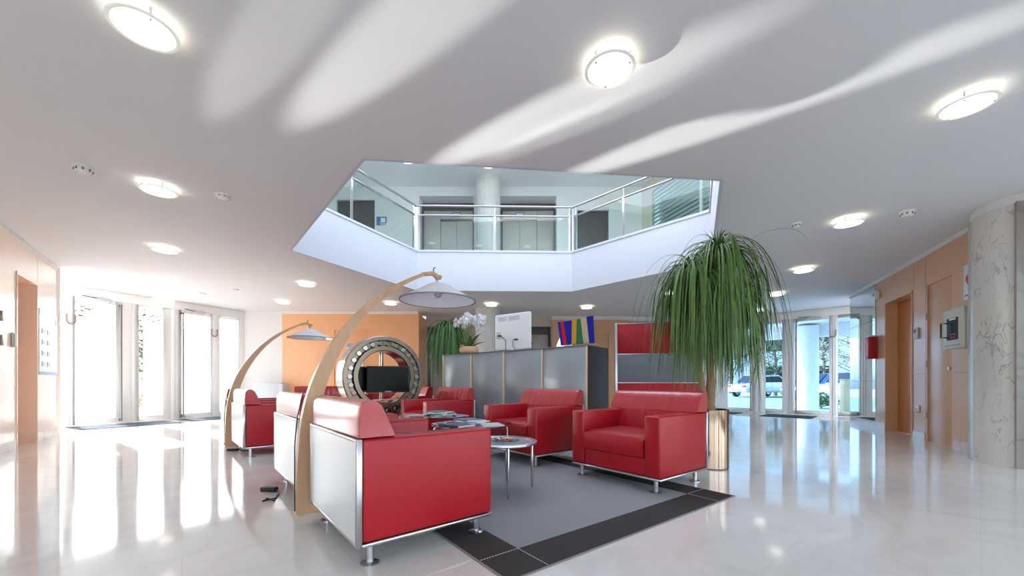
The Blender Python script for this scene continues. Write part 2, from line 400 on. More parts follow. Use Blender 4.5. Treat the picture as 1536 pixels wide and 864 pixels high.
# ------------------------------------------------------------------ lifts
def lift(name, line, x0, x1, z, ztop, depth, label, side_hi):
    w = x1-x0; d = thing(name, label, 'lift door'); d['kind'] = 'structure'
    line.place(d, x0, -depth, z); H = ztop-z
    MB().box(0, w, -.06, 0, H-.2, H).build('lintel', M['liftdark'], d)
    MB().box(0, .05, -.06, .02, 0, H-.2).box(w-.05, w, -.06, .02, 0, H-.2).build('door_frame', M['liftdark'], d)
    sp = .5 if w > 1.2 else .12
    d0, d1 = (.06, w-sp) if side_hi else (sp, w-.06); mid = (d0+d1)/2
    if side_hi: MB().box(d1+.004, w-.052, -.05, .0, 0, H-.2).build('side_panel', M['liftmetal'], d, bevel=.004)
    else: MB().box(.052, d0-.004, -.05, .0, 0, H-.2).build('side_panel', M['liftmetal'], d, bevel=.004)
    MB().box(d0, d1, -.05, .0, H-.42, H-.203).build('head_panel', M['liftmetal'], d, bevel=.004)
    MB().box(d0+.004, mid-.004, -.08, -.03, 0, H-.46).build('door_leaf', M['liftmetal'], d)
    MB().box(mid+.004, d1-.004, -.09, -.04, 0, H-.46).build('door_leaf', M['liftmetal'], d)
    MB().box(d0, d1, -.06, .004, H-.46, H-.42).build('door_head', M['liftdark'], d)
    ind = MB().box(mid-.12, mid+.12, .0, .015, H-.36, H-.25).build('indicator', M['liftdark'], d)
    MB().box(mid-.1, mid+.1, .014, .018, H-.34, H-.27).build('display', M['vent'], ind)
    MB().box(-.01, w+.01, -.3, -.1, 0, H).build('shaft_wall', M['liftdark'], d)
    return d
lift('door_1', UW, lift_ops[0][0], lift_ops[0][1], UZ, 5.66, .3, 'metal lift doors upstairs, left of the round column', True)
lift('door_2', UW, lift_ops[1][0], lift_ops[1][1], UZ, 5.66, .3, 'metal lift doors upstairs, right of the round column', False)
GB = Line((1.12, 11.1), (-2.43, 11.1))
gl_ops = [(GB.at(829), GB.at(752)), (GB.at(690), GB.at(628)-.02)]
o = wall_with_openings(GB.len, .5, 0, CEIL, [(max(a, .02), min(b, GB.len-.02), 0, 2.42) for a, b in gl_ops]).build('wall_back', M['backwall']); struct(GB.place(o), 'beige rear wall with lift doors', 'wall')
lift('door_3', GB, .03, gl_ops[0][1], 0, 2.41, .2, 'metal lift doors downstairs behind the white screen', False)
lift('door_4', GB, gl_ops[1][0], min(gl_ops[1][1], GB.len-.03), 0, 2.41, .2, 'metal lift doors downstairs beside the orange wall', True)
# dark doors on the upper landing
def plain_door(name, line, x0, x1, z0, z1, depth, m, label, handle=None, m2=None):
    d = thing(name, label, 'door'); d['kind'] = 'structure'; line.place(d, x0, -depth, z0)
    w, h = x1-x0, z1-z0
    MB().box(.015, w-.015, -.05, 0, .008, h-.012).build('door_leaf', m, d, bevel=.003)
    f = MB().box(0, .014, -.1, .01, 0, h).box(w-.014, w, -.1, .01, 0, h).box(.014, w-.014, -.1, .01, h-.011, h)
    f.build('door_frame', m2 or m, d)
    if handle is not None:
        MB().cyl((0, 0, 0), .022, .02, 16).build('lock', M['chrome'], d, loc=(handle, .0, 1.02)).rotation_euler = (R(-90), 0, 0)
    return d
plain_door('door_5', UW, ud[0]+.01, ud[1]-.01, UZ, 5.61, .06, M['liftdark'], 'dark grey door upstairs on the left')
plain_door('door_6', UW, ur[0]+.01, ur[1]-.01, UZ, 5.34, .06, M['liftdark'], 'dark doorway upstairs on the right')
o = MB().box(0, .26, 0, .015, 0, .22).build('door_sign', M['signblue']); UW.place(o, uw(580), 0.002, 4.95)
tag(o, 'small blue sign on the upstairs wall beside the dark door', 'sign')
MB().box(.03, .15, .015, .018, .08, .19).build('pictogram', M['poster'], o)
# round column through both storeys
c = MB(); c.cyl((0, 0, 0), .32, UC, 40)
struct(c.build('column_round', M['column2'], loc=(-.61, 9.95, 0)), 'round marble column rising through the opening', 'column')
# ------------------------------------------------------------------ ground floor rear walls
struct(MB().prism([(-6.95, 10.2), (-5.99, 10.25), (-5.99, 10.7), (-7.1, 10.7)], 0, CEIL).build('wall_white', M['white']), 'white wall beside the left entrance', 'wall')
OWL = Line((-2.43, 10.25), (-5.99, 10.25))
od = (OWL.at(559), OWL.at(501))
o = wall_with_openings(OWL.len, .85, 0, CEIL-.07, [(od[0], od[1], 0, 2.22)]).build('wall_orange', M['woodo']); struct(OWL.place(o), 'orange veneered wall behind the lounge', 'wall')
plain_door('door_7', OWL, od[0], od[1], 0, 2.22, .02, M['woodo'], 'orange flush door behind the ring sculpture', .08, M['woodo'])
o = MB().box(0, OWL.len, -.3, .012, CEIL-.07, CEIL-.001).build('trim_3', M['white']); struct(OWL.place(o), 'white cornice on the orange wall', 'cornice')
for px, z0, z1 in ((501, 1.9, 2.33), (558, 1.75, 2.33)):
    pass
RWL = Line((3.25, 11.0), (1.12, 11.0))
rd = (RWL.at(914), RWL.at(874))
o = wall_with_openings(RWL.len, .6, 0, CEIL-.1, [(rd[0], rd[1], 0, 2.2)]).build('wall_beech', M['woodr']); struct(RWL.place(o), 'beech veneered wall behind the reception', 'wall')
plain_door('door_8', RWL, rd[0], rd[1], 0, 2.2, .02, M['woodr'], 'beech flush door behind the reception', .08)
o = MB().box(0, RWL.len, -.3, .012, CEIL-.1, CEIL-.001).build('trim_4', M['white']); struct(RWL.place(o), 'white cornice above the beech wall', 'cornice')
ML = Line((6.2, 11.3), (3.25, 11.05))
o = MB().box(0, ML.len, -.4, 0, 0, CEIL).build('wall_rear_right', M['white']); struct(ML.place(o), 'pale rear wall right of the reception', 'wall')
o = MB().box(ML.len-1.3, ML.len-.01, .002, .012, .1, CEIL-.12).build('wall_mirror', M['mirror']); ML.place(o)
tag(o, 'tall mirror panel on the rear wall, above the red and grey partition', 'mirror')
# ------------------------------------------------------------------ left wall
ld = (LW.at(54.5), LW.at(24.5))
TH = .55
o = wall_with_openings(LW.len, TH, 0, CEIL-.06, [(ld[0], ld[1], 0, 2.2)]).build('wall_left', M['woodl']); struct(LW.place(o), 'orange veneered wall on the left, paled by painted glare', 'wall')
plain_door('door_9', LW, ld[0], ld[1], 0, 2.2, .34, M['doorw'], 'orange door deep in a recess of the left wall')
o = MB().box(.0, LW.len, -.3, .02, CEIL-.06, CEIL-.001).build('trim_5', M['white']); struct(LW.place(o), 'white cornice on the left wall', 'cornice')
b = MB().box(0, ld[0]-.02, 0, .012, 0, .13).box(ld[1]+.05, LW.len, 0, .012, 0, .13)
struct(LW.place(b.build('baseboard_left', M['base'])), 'white stone baseboard of the left wall', 'baseboard')
o = MB().box(ld[1], ld[1]+.018, 0, .012, 0, 2.24).box(ld[0]-.018, ld[0], 0, .012, 0, 2.24).box(ld[0], ld[1], 0, .012, 2.2, 2.24).build('trim_6', M['woodl']); struct(LW.place(o), 'thin casing of the recessed left door', 'trim')
struct(MB().box(-7.9, -7.35, 6.3, 6.4, 0, CEIL).build('wall_return', M['white']), 'white return behind the left wall', 'wall')
# fittings on the left wall
def on_wall(line, px, z, off=.0): return line.P(line.at(px), off, z)
d = thing('wall_phone', 'white wall handset left of the recessed door', 'handset', on_wall(LW, 18, 1.27, .002), LW.rot)
d.scale = (.75, .6, .9)
MB().box(-.045, .045, 0, .03, 0, .2).build('cradle', M['vent'], d, bevel=.008)
MB().box(-.03, .03, .03, .06, .01, .19).build('handset', M['cream'], d, bevel=.012)
for z, nm, lb in ((1.55, 'wall_bracket', 'small dark hinge plate high at the left edge of the photo'), (1.27, 'wall_bracket', 'small dark hinge plate below the other at the left edge')):
    o = MB().box(-.03, .03, 0, .02, 0, .12).build(nm, M['steelr'], bevel=.004); LW.place(o, LW.at(0.5), .002, z); tag(o, lb, 'hinge plate')
b0, b1 = LW.at(84), LW.at(57)
nb = thing('notice_board', 'white notice poster with blue header on the left wall', 'notice board', LW.P(b0+.02, .003, .95), LW.rot)
bw = b1-b0-.02
MB().box(0, bw, 0, .012, 0, .95).build('panel', M['poster'], nb)
MB().box(0, bw, .012, .015, .86, .95).box(0, .1, .012, .015, .78, .86).build('header', M['posterblue'], nb)
MB().box(0, bw, .012, .015, 0, .045).build('footer', M['posterblue'], nb)
pm = MB()
for i in range(2):
    for j in range(4):
        x = bw*(.55+.3*i); z = .12+.16*j
        pm.box(x, x+.035, .012, .014, z, z+.07); pm.box(x-.12, x-.02, .012, .0135, z+.02, z+.026); pm.box(x-.12, x-.03, .012, .0135, z+.045, z+.051)
pm.build('entries', M['ink'], nb)
# ------------------------------------------------------------------ right wall
RH = 2.2
r1 = (RW.at(1368), RW.at(1329)); r2 = (RW.at(1428.5), RW.at(1390)); mir = RW.at(1314)
o = wall_with_openings(RW.len, .4, 0, CEIL-.06, [(r1[0], r1[1], 0, RH), (r2[0], r2[1], 0, RH+.02)]).build('wall_right', M['woodr']); struct(RW.place(o), 'beech veneered wall on the right', 'wall')
plain_door('door_10', RW, r1[0], r1[1], 0, RH, .16, M['doorw'], 'beech door in a shallow recess of the right wall')
d = plain_door('door_11', RW, r2[0], r2[1], 0, RH+.02, .012, M['woodr'], 'flush beech door beside the defibrillator box', .07)
for z in (.33, 1.05, 1.72): MB().box((r2[1]-r2[0])-.006, (r2[1]-r2[0])+.022, .002, .016, z, z+.1).build('hinge', M['steelr'], d, bevel=.003)
o = MB().box(r1[0]-.018, r1[0], 0, .012, 0, RH+.03).box(r1[1], r1[1]+.018, 0, .012, 0, RH+.03).box(r1[0], r1[1], 0, .012, RH, RH+.03).build('trim_7', M['woodr']); struct(RW.place(o), 'casing of the recessed right door', 'trim')
o = MB().box(0, RW.len, -.3, .025, CEIL-.06, CEIL-.001).build('trim_8', M['white']); struct(RW.place(o), 'white cornice on the right wall', 'cornice')
b = MB().box(0, r2[0]-.06, 0, .014, 0, .12).box(r2[1]+.03, r1[0]-.05, 0, .014, 0, .12).box(r1[1]+.02, RW.len, 0, .014, 0, .12)
struct(RW.place(b.build('baseboard_right', M['base'])), 'white stone baseboard of the right wall', 'baseboard')
# panel joints
j = MB()
for px in (1340, 1389, 1360): pass
o = MB().box(mir, RW.len-.005, .002, .012, .13, CEIL-.07).build('wall_mirror', M['mirror']); RW.place(o)
tag(o, 'tall mirror on the right wall reflecting the glass entrance', 'mirror')
for z in (.86, 1.98): MB().box(mir, RW.len-.005, .012, .0128, z, z+.006).build('joint', M['liftdark'], o)
seam = mat('panel_seam', (150, 104, 72), .6)
wr = bpy.data.objects['wall_right']; wl = bpy.data.objects['wall_left']
for x in (r2[1]+.03, r1[0]-.05): MB().box(x, x+.004, 0, .0012, .12, CEIL-.06).build('seam', seam, wr)
for x0, x1 in ((r2[1]+.034, r1[0]-.05), (.02, r2[0]-.03)): MB().box(x0, x1, 0, .0012, .96, .964).build('seam', seam, wr)
for x in (ld[0]-.05, ld[1]+.55): MB().box(x, x+.004, 0, .0012, .13 if x > ld[1] else 2.24, CEIL-.06).build('seam', seam, wl)
d = thing('fire_alarm_box', 'red fire alarm box on the right wall', 'alarm box', on_wall(RW, 1314, 1.27, .013), RW.rot)
MB().box(-.1, .1, 0, .12, 0, .4).build('housing', M['firered'], d, bevel=.008)
MB().box(.1, .104, .03, .09, .08, .2).box(-.08, .08, .12, .124, .05, .3).build('label_plate', M['heart'], d)
MB().box(-.07, .07, .01, .1, .4, .43).build('cap', M['cream'], d, bevel=.005)
d = thing('sounder', 'white round alarm sounder at the top of the right wall', 'alarm', on_wall(RW, 1318, 2.42, .013), RW.rot)
MB().lathe([(0, 0), (.08, 0), (.08, .04), (.06, .055), (0, .06)], axis='y').build('housing', M['cream'], d)
MB().lathe([(0, .058), (.015, .058), (.015, .066), (0, .066)], axis='y', seg=16).build('grille', M['ink'], d)
d = thing('thermostat', 'small grey thermostat between the two doors on the right', 'thermostat', on_wall(RW, 1376, 1.48, .003), RW.rot)
MB().box(-.06, .06, 0, .025, 0, .17).build('housing', M['vent'], d, bevel=.006)
MB().box(-.04, .04, .025, .028, .09, .145).build('display', M['ink'], d)
MB().box(-.015, .015, .025, .03, .03, .06).build('button', M['cream'], d)
d = thing('wall_socket', 'cream wall socket low between the right doors', 'socket', on_wall(RW, 1378, .40, .003), RW.rot)
MB().box(-.04, .04, 0, .014, 0, .1).build('plate', M['cream'], d, bevel=.005)
MB().lathe([(0, .014), (.014, .014), (.014, .019), (0, .019)], (0, 0, .05), 14, 'y').build('button', M['vent'], d)
# defibrillator cabinet (partly behind the column)
pr = .2
a0, a1 = RW.at(1445, pr), RW.at(1415, pr)
d = thing('defibrillator_cabinet', 'cream defibrillator wall cabinet with dark window and black handle', 'cabinet', RW.P((a0+a1)/2, .003, 1.24), RW.rot)
aw = abs(a1-a0)/2
MB().box(-aw, aw, 0, pr-.03, 0, .47).build('body', M['cabinet'], d, bevel=.012)
dd = MB().box(-aw, aw, pr-.028, pr, .0, .47).build('door', M['cabinet'], d, bevel=.01)
MB().box(-aw*.55, aw*.55, pr, pr+.004, .1, .36).build('window', M['screen'], dd)
MB().box(-aw*.35, aw*.3, pr+.004, pr+.006, .335, .355).build('strip_label', M['cream'], dd)
MB().box(-aw*.3, aw*.15, pr+.004, pr+.006, .125, .175).build('red_label', M['text'], dd)
MB().box(-aw*.24, aw*.09, pr+.006, pr+.0075, .137, .163).build('label_text', M['screen'], dd)
MB().box(-aw*.7, aw*.9, pr, pr+.003, .035, .04).build('slot', M['liftdark'], dd)
MB().tube([(aw*.62, pr, .14), (aw*.62, pr+.05, .14), (aw*.62, pr+.05, .31), (aw*.62, pr, .31)], .009, 8).build('handle', M['black'], dd)
s0 = RW.at(1448)
d = thing('defibrillator_sign', 'white sign with red heart above the defibrillator cabinet', 'sign', RW.P(s0-.16, .004, 1.83), RW.rot)
MB().box(-.16, .16, 0, .012, 0, .42).build('plate', M['poster'], d, bevel=.003)
hp = [(.115*(16*math.sin(t)**3)/16, .105*(13*math.cos(t)-5*math.cos(2*t)-2*math.cos(3*t)-math.cos(4*t))/16) for t in [2*PI*i/36 for i in range(36)]]
MB().prism([(x, z+.22) for x, z in hp], .012, .015, 'y').build('heart', M['heart'], d)
MB().box(-.13, .13, .012, .014, .04, .06).build('text_line', M['ink'], d)
FWL = Line((-5.3, -3.1), (6.0, -3.1))  # unseen wall; its windows are added to light the foreground
o = wall_with_openings(FWL.len, .2, 0, CEIL, [(.5, 3.8, .08, 2.6), (4.0, 7.3, .08, 2.6), (7.5, 10.8, .08, 2.6)]).build('wall_front', M['white']); struct(FWL.place(o), 'unseen white wall behind the viewpoint, wide windows added for light', 'wall')
for i, x0 in enumerate((.5, 4.0, 7.5)):
    d = thing('window_%d' % (6+i), 'unseen wide window added behind the viewpoint to light the foreground', 'window'); d['kind'] = 'structure'; FWL.place(d, x0, -.1, 0)
    MB().box(0, .06, -.04, .04, .08, 2.6).box(3.24, 3.3, -.04, .04, .08, 2.6).box(1.62, 1.68, -.04, .04, .08, 2.6).box(.06, 3.24, -.04, .04, 2.54, 2.6).box(.06, 3.24, -.04, .04, .08, .14).build('window_frame', M['frame'], d)
    MB().box(.06, 3.24, -.005, .005, .14, 2.54).build('pane', M['paneL'], d)
struct(MB().box(-5.6, -5.22, -3.1, 3.55, 0, CEIL).build('wall_left_front', M['woodl']), 'unseen veneered wall left of the viewpoint, added to shut out the sun', 'wall')  # unseen, added to keep sun off the floor beside the viewpoint
RFW = Line((5.9, -3.1), (5.9, 3.1))  # unseen wall with windows added for more light in front
o = wall_with_openings(RFW.len, .2, 0, CEIL, [(.3, 2.9, .08, 2.6), (3.1, 5.7, .08, 2.6)]).build('wall_right_front', M['woodr']); struct(RFW.place(o), 'unseen beech wall right of the viewpoint, windows added for light', 'wall')
for i, x0 in enumerate((.3, 3.1)):
    d = thing('window_%d' % (9+i), 'unseen window added right of the viewpoint to light the foreground', 'window'); d['kind'] = 'structure'; RFW.place(d, x0, -.1, 0)
    MB().box(0, .06, -.04, .04, .08, 2.6).box(2.54, 2.6, -.04, .04, .08, 2.6).box(.06, 2.54, -.04, .04, 2.54, 2.6).box(.06, 2.54, -.04, .04, .08, .14).build('window_frame', M['frame'], d)
    MB().box(.06, 2.54, -.005, .005, .14, 2.54).build('pane', M['paneL'], d)
# ------------------------------------------------------------------ polygonal marble column, right
cc, cr = (5.355, 4.02), .455
def ngon(n, r, a0): return [(r*math.cos(a0+2*PI*i/n), r*math.sin(a0+2*PI*i/n)) for i in range(n)]
c12 = ngon(12, cr, R(6))
struct(MB().prism(c12, 0, CEIL-.09).build('column_polygon', M['column'], loc=(*cc, 0)), 'many-sided pale marble column on the right', 'column')
struct(MB().prism(ngon(12, cr-.012, R(6)), CEIL-.09, CEIL-.001).build('trim_9', M['white'], loc=(*cc, 0)), 'white collar on top of the marble column', 'collar')
struct(MB().prism([(4.90, 3.82), (6.6, 3.42), (6.6, 3.95), (5.05, 4.0)], 0, CEIL-.09).build('wall_right_marble', M['coldark']), 'dark marble wall adjoining the column', 'wall')
# ------------------------------------------------------------------ glass fronts
def leaf(name, line, p0, p1, st0, st1, pane, label, bar=None, closer=False, hook=None, top=2.42, bot=.12, door=True):
    """one leaf of the glass front between pixel columns p0 < p1"""
    xs = sorted((line.at(p0), line.at(p1))); x0, x1 = xs; w = x1-x0
    flip = line.at(p0) > line.at(p1)
    gl, gr = (w*st1, w*st0) if flip else (w*st0, w*st1)
    d = thing(name, label, 'glass door' if door else 'window', line.P(x0, 0, 0), line.rot); d['kind'] = 'structure'
    t0, t1 = -.05, .0
    f = MB().box(.004, gl, t0, t1, .01, top+.08).box(w-gr, w-.004, t0, t1, .01, top+.08).box(gl, w-gr, t0, t1, .01, bot).box(gl, w-gr, t0, t1, top, top+.08)
    f.build('window_frame', M['frame'], d, bevel=.004, seg=1)
    MB().box(gl, w-gr, -.03, -.022, bot, top).build('pane', pane, d)
    if bar is not None:
        xb = line.at(bar)-x0
        hb = MB().tube([(xb, .06, .06), (xb, .06, top+.02)], .018, 10).build('push_bar', M['steelr'], d)
        MB().box(xb-.02, xb+.02, 0, .06, .05, .09).box(xb-.02, xb+.02, 0, .06, top-.02, top+.02).build('bracket', M['liftdark'], hb)
    if closer:
        MB().box(w*.25, w*.6, .0, .07, top+.02, top+.09).build('door_closer', M['vent'], d, bevel=.01)
        MB().tube([(w*.42, .05, top+.08), (w*.8, .09, top+.1)], .01, 6).build('closer_arm', M['liftdark'], d)
    if hook is not None:
        xh = line.at(hook)-x0
        pts = [(xh-.06, .03, 2.14)] + [(xh+.06*math.cos(a), .03, 2.02+.06*math.sin(a)) for a in [PI+PI*i/8 for i in range(9)]] + [(xh+.06, .03, 2.14)]
        MB().tube(pts, .011, 8).build('door_hook', M['steelr'], d)
    return d
def mull(name, line, spans, label, zt=CEIL):
    m = MB()
    for p0, p1 in spans:
        a, b = sorted((line.at(p0), line.at(p1))); m.box(a, b, -.07, .012, 0, 2.5)
    xs = [line.at(p) for s in spans for p in s]
    m.box(min(xs), max(xs), -.08, .02, 2.5, zt-.002); m.box(min(xs), max(xs), -.05, .0, -.02, .012)
    return struct(line.place(m.build(name, M['frame'], bevel=.003, seg=1)), label, 'frame')
mull('trim_10', LF, [(80, 82), (93, 104), (183, 197), (257, 263), (319, 328), (359, 368)], 'white frame of the left glass front')
leaf('window_1', LF, 82, 93, .1, .1, M['paneL'], 'narrow window at the left end of the left glass front', door=False)
leaf('door_12', LF, 104, 183, .1, .13, M['paneL'], 'glass door of the left entrance, nearer the orange wall', bar=180, closer=True, hook=106)
leaf('window_2', LF, 197, 257, .18, .22, M['paneL'], 'fixed glass leaf in the middle of the left front', door=False)
leaf('door_13', LF, 263, 319, .16, .06, M['paneL'], 'glass door of the left entrance, farther leaf', bar=273, closer=True, hook=321)
leaf('window_3', LF, 328, 359, .05, .05, M['paneL'], 'window at the right end of the left front', door=False)
mull('trim_11', RF, [(1072, 1078), (1130, 1137), (1184, 1186), (1249, 1251), (1330, 1334)], 'white frame of the right glass front')
leaf('door_14', RF, 1078, 1130, .12, .07, M['paneR'], 'glass door of the right entrance behind the palm', bar=1126.5)
leaf('window_4', RF, 1137, 1184, .24, .22, M['paneR'], 'fixed glass leaf beside the palm in the right front', door=False)
leaf('door_15', RF, 1186, 1249, .1, .08, M['paneR'], 'glass door of the right entrance with closer', bar=1195, closer=True, hook=1249.5)
leaf('window_5', RF, 1251, 1330, .08, .1, M['paneR'], 'window of the right front next to the mirror', bar=None, door=False)
# ------------------------------------------------------------------ balustrade round the opening
bal = thing('balustrade', 'glass and steel balustrade round the ceiling opening', 'railing', (0, 0, 3.51))
RP = offset_poly(HEX, -.06)
handrail, lowrail = [], []
for i in (1, 2, 3):
    a, b2 = Vector(RP[i]), Vector(RP[i+1]); d = b2-a; ln = d.length; u = d/ln; rot = math.atan2(u.y, u.x)
    e = .07
    posts = [e, ln*.5, ln-e] if i == 2 else [e, ln*.42, ln-e]
    for t in posts:
        p = a+u*t
        MB().box(-.02, .02, -.012, .012, 0, .74).build('post', M['chrome'], bal, loc=(p.x, p.y, 0), rotz=rot)
        MB().tube([(0, 0, .74), (0, -.0, .92)], .009, 8).build('bracket', M['chrome'], bal, loc=(p.x, p.y, 0), rotz=rot)
    for t0, t1 in zip(posts[:-1], posts[1:]):
        p = a+u*(t0+.035)
        MB().box(0, t1-t0-.07, -.006, .006, .05, .72).build('glass_panel', M['rail_glass'], bal, loc=(p.x, p.y, 0), rotz=rot)
    MB().tube([(*(a+u*.02), .745), (*(b2-u*.02), .745)], .02, 12).build('rail', M['chrome'], bal)
MB().tube([(*RP[1], .94), (*RP[2], .94), (*RP[3], .94), (*RP[4], .94)], .024, 12).build('handrail', M['chrome'], bal)
for i in (1, 2, 3, 4):
    MB().box(-.04, .04, -.03, .03, 0, .9).build('corner_post', M['alu'], bal, loc=(RP[i][0], RP[i][1], 0), rotz=.3)
# ------------------------------------------------------------------ ceiling lamps, detectors
def make_lamp(label, x, y, z):
    t = thing('ceiling_lamp', label, 'ceiling lamp', (x, y, z), 0, 'round ceiling lamps')
    MB().lathe([(0, 0), (.1, 0), (.115, -.03), (.1, -.04), (0, -.04)], seg=28).build('lamp_body', M['lampbody'], t)
    MB().lathe([(0, -.045), (.125, -.045), (.128, -.05), (.125, -.053), (0, -.056)], seg=36).build('lamp_glass', M['lampglow'], t)
    MB().lathe([(.125, -.046), (.143, -.046), (.143, -.053), (.125, -.053)], seg=36, closed=True).build('lamp_rim', M['lamprim'], t)
    for a in (R(90), R(215), R(325)):
        MB().cyl((.115*math.cos(a), .115*math.sin(a), -.062), .006, .06, 8).build('clip', M['chrome'], t)
    return t
def ceil_pt(px, py, z=CEIL):
    Y = (z-HC)*F/(HZ-py); return (kx(px)*Y, Y)
LAMPS = [((216, 28), 'round ceiling lamp in the top left corner of the photo'), ((915, 90), 'round ceiling lamp right of the broad light streaks, above the opening'), ((1451, 146), 'round ceiling lamp above the marble column'),
         ((238, 277), 'round ceiling lamp between the two left detectors'), ((1273, 327), 'round ceiling lamp in front of the right wall, between two detectors'), ((247, 369), 'round ceiling lamp left of the opening, second from the left entrance row'),
         ((1205, 400), 'round ceiling lamp right of the big palm crown'), ((251, 417), 'round ceiling lamp in front of the left glass doors'), ((1165, 437), 'round ceiling lamp above the right entrance mat'),
         ((460, 422), 'round ceiling lamp just left of the near lamp arc'), ((250, 446), 'round ceiling lamp closest to the left glass front'), ((425, 449), 'round ceiling lamp above the white wall corner'),
         ((737, 453), 'round ceiling lamp above the white orchid'), ((880, 457), 'round ceiling lamp above the striped glass art'), ((586, 451), 'round ceiling lamp behind the near lamp shade'),
         ((1005, 434), 'round ceiling lamp seen through the left edge of the palm'), ((1140, 461), 'round ceiling lamp closest to the right glass front')]
first = None
for (px, py), lb in LAMPS:
    x, y = ceil_pt(px, py+2)
    if first is None: first = make_lamp(lb, x, y, CEIL); continue
    c = copy_tree(first); c.location = (x, y, CEIL); c['label'] = lb
for (x, y), lb in (((-.55, 9.2), 'round lamp on the upper ceiling before the column'), ((2.95, 9.2), 'round lamp on the upper ceiling at the right end'), ((-4.2, 9.2), 'round lamp on the upper ceiling at the left end'), ((-2.4, 9.0), 'extra lamp added on the upper ceiling before the left lift'), ((1.2, 9.0), 'extra lamp added on the upper ceiling before the right lift')):
    c = copy_tree(first); c.location = (x, y, UC); c['label'] = lb  # the two lift lamps are extra, added to brighten the landing
for x, y in ((-2.6, 1.7), (-.9, 1.5), (.9, 1.5), (2.6, 1.7), (-1.8, .4), (1.8, .4)):
    c = copy_tree(first); c.location = (x, y, UC); c['label'] = 'lamp of the upper ceiling that shows only as a glint in the balustrade glass'
for i, (x, y) in enumerate(((-3.4, .2), (-1.2, -.6), (1.6, -.4), (4.2, .4), (0.2, 1.0))):  # unseen extra lamps, added to light the foreground
    c = copy_tree(first); c.location = (x, y, CEIL); c['label'] = 'unseen ceiling lamp added near the viewpoint to light the foreground'
def detector(px, py, label, r=.07, h=.06, z=CEIL):
    x, y = ceil_pt(px, py, z); t = thing('smoke_detector', label, 'smoke detector', (x, y, z), 0, 'ceiling detectors')
    MB().lathe([(0, 0), (r, 0), (r, -.015), (r*.8, -.02), (r*.75, -h*.7), (r*.5, -h), (0, -h)], seg=24).build('housing', M['cream'], t)
    m = MB()
    for i in range(8):
        a = 2*PI*i/8; m.cbox((r*.77*math.cos(a), r*.77*math.sin(a), -h*.55), (.012, .012, h*.3))
    m.build('vent_slots', M['ink'], t); return t
detector(125, 250, 'smoke detector near the left edge of the ceiling')
detector(335, 293, 'flat detector right of a lamp on the left ceiling', .075, .035)
detector(1195, 335, 'small detector left of the lamp on the right ceiling', .05, .05)
detector(1361, 317, 'smoke detector nearest the right wall cornice')
detector(353, 434, 'tiny detector on the ceiling near the white wall', .06, .03)
detector(304, 440, 'tiny detector on the ceiling before the left doors', .06, .03)
# ------------------------------------------------------------------ rug
TR = R(37)
rug = thing('rug', 'grey rug with charcoal border under the red armchairs', 'rug', (-.014, 1.66, 0), TR)
RWd, RLn, BW = 2.06, 5.6, .225
MB().box(BW, RWd-BW, BW, RLn-BW, .0, .006).build('centre', M['ruggrey'], rug)
brd = MB().box(0, BW, BW, RLn-BW, 0, .006).box(RWd-BW, RWd, BW, RLn-BW, 0, .006).box(0, RWd, 0, BW, 0, .006).box(0, RWd, RLn-BW, RLn, 0, .006)
brd.build('border', M['rugdark'], rug)
MB().box(-.012, 0, -.012, RLn+.012, 0, .005).box(RWd, RWd+.012, -.012, RLn+.012, 0, .005).box(0, RWd, -.012, 0, 0, .005).box(0, RWd, RLn, RLn+.012, 0, .005).build('binding', M['rugedge'], rug)
st = MB()
def stitch(x0, y0, x1, y1):
    n = int(math.hypot(x1-x0, y1-y0)/.016)
    for i in range(n):
        x, y = x0+(x1-x0)*(i+.5)/n, y0+(y1-y0)*(i+.5)/n
        st.cbox((x, y, .0065), (.009 if abs(x1-x0) > .01 else .004, .009 if abs(y1-y0) > .01 else .004, .002))
for x in (BW, RWd-BW): stitch(x, 0, x, BW)
for x0, x1 in ((0, BW), (RWd-BW, RWd)): stitch(x0, BW, x1, BW)
st.build('seam_stitch', M['thread'], rug)
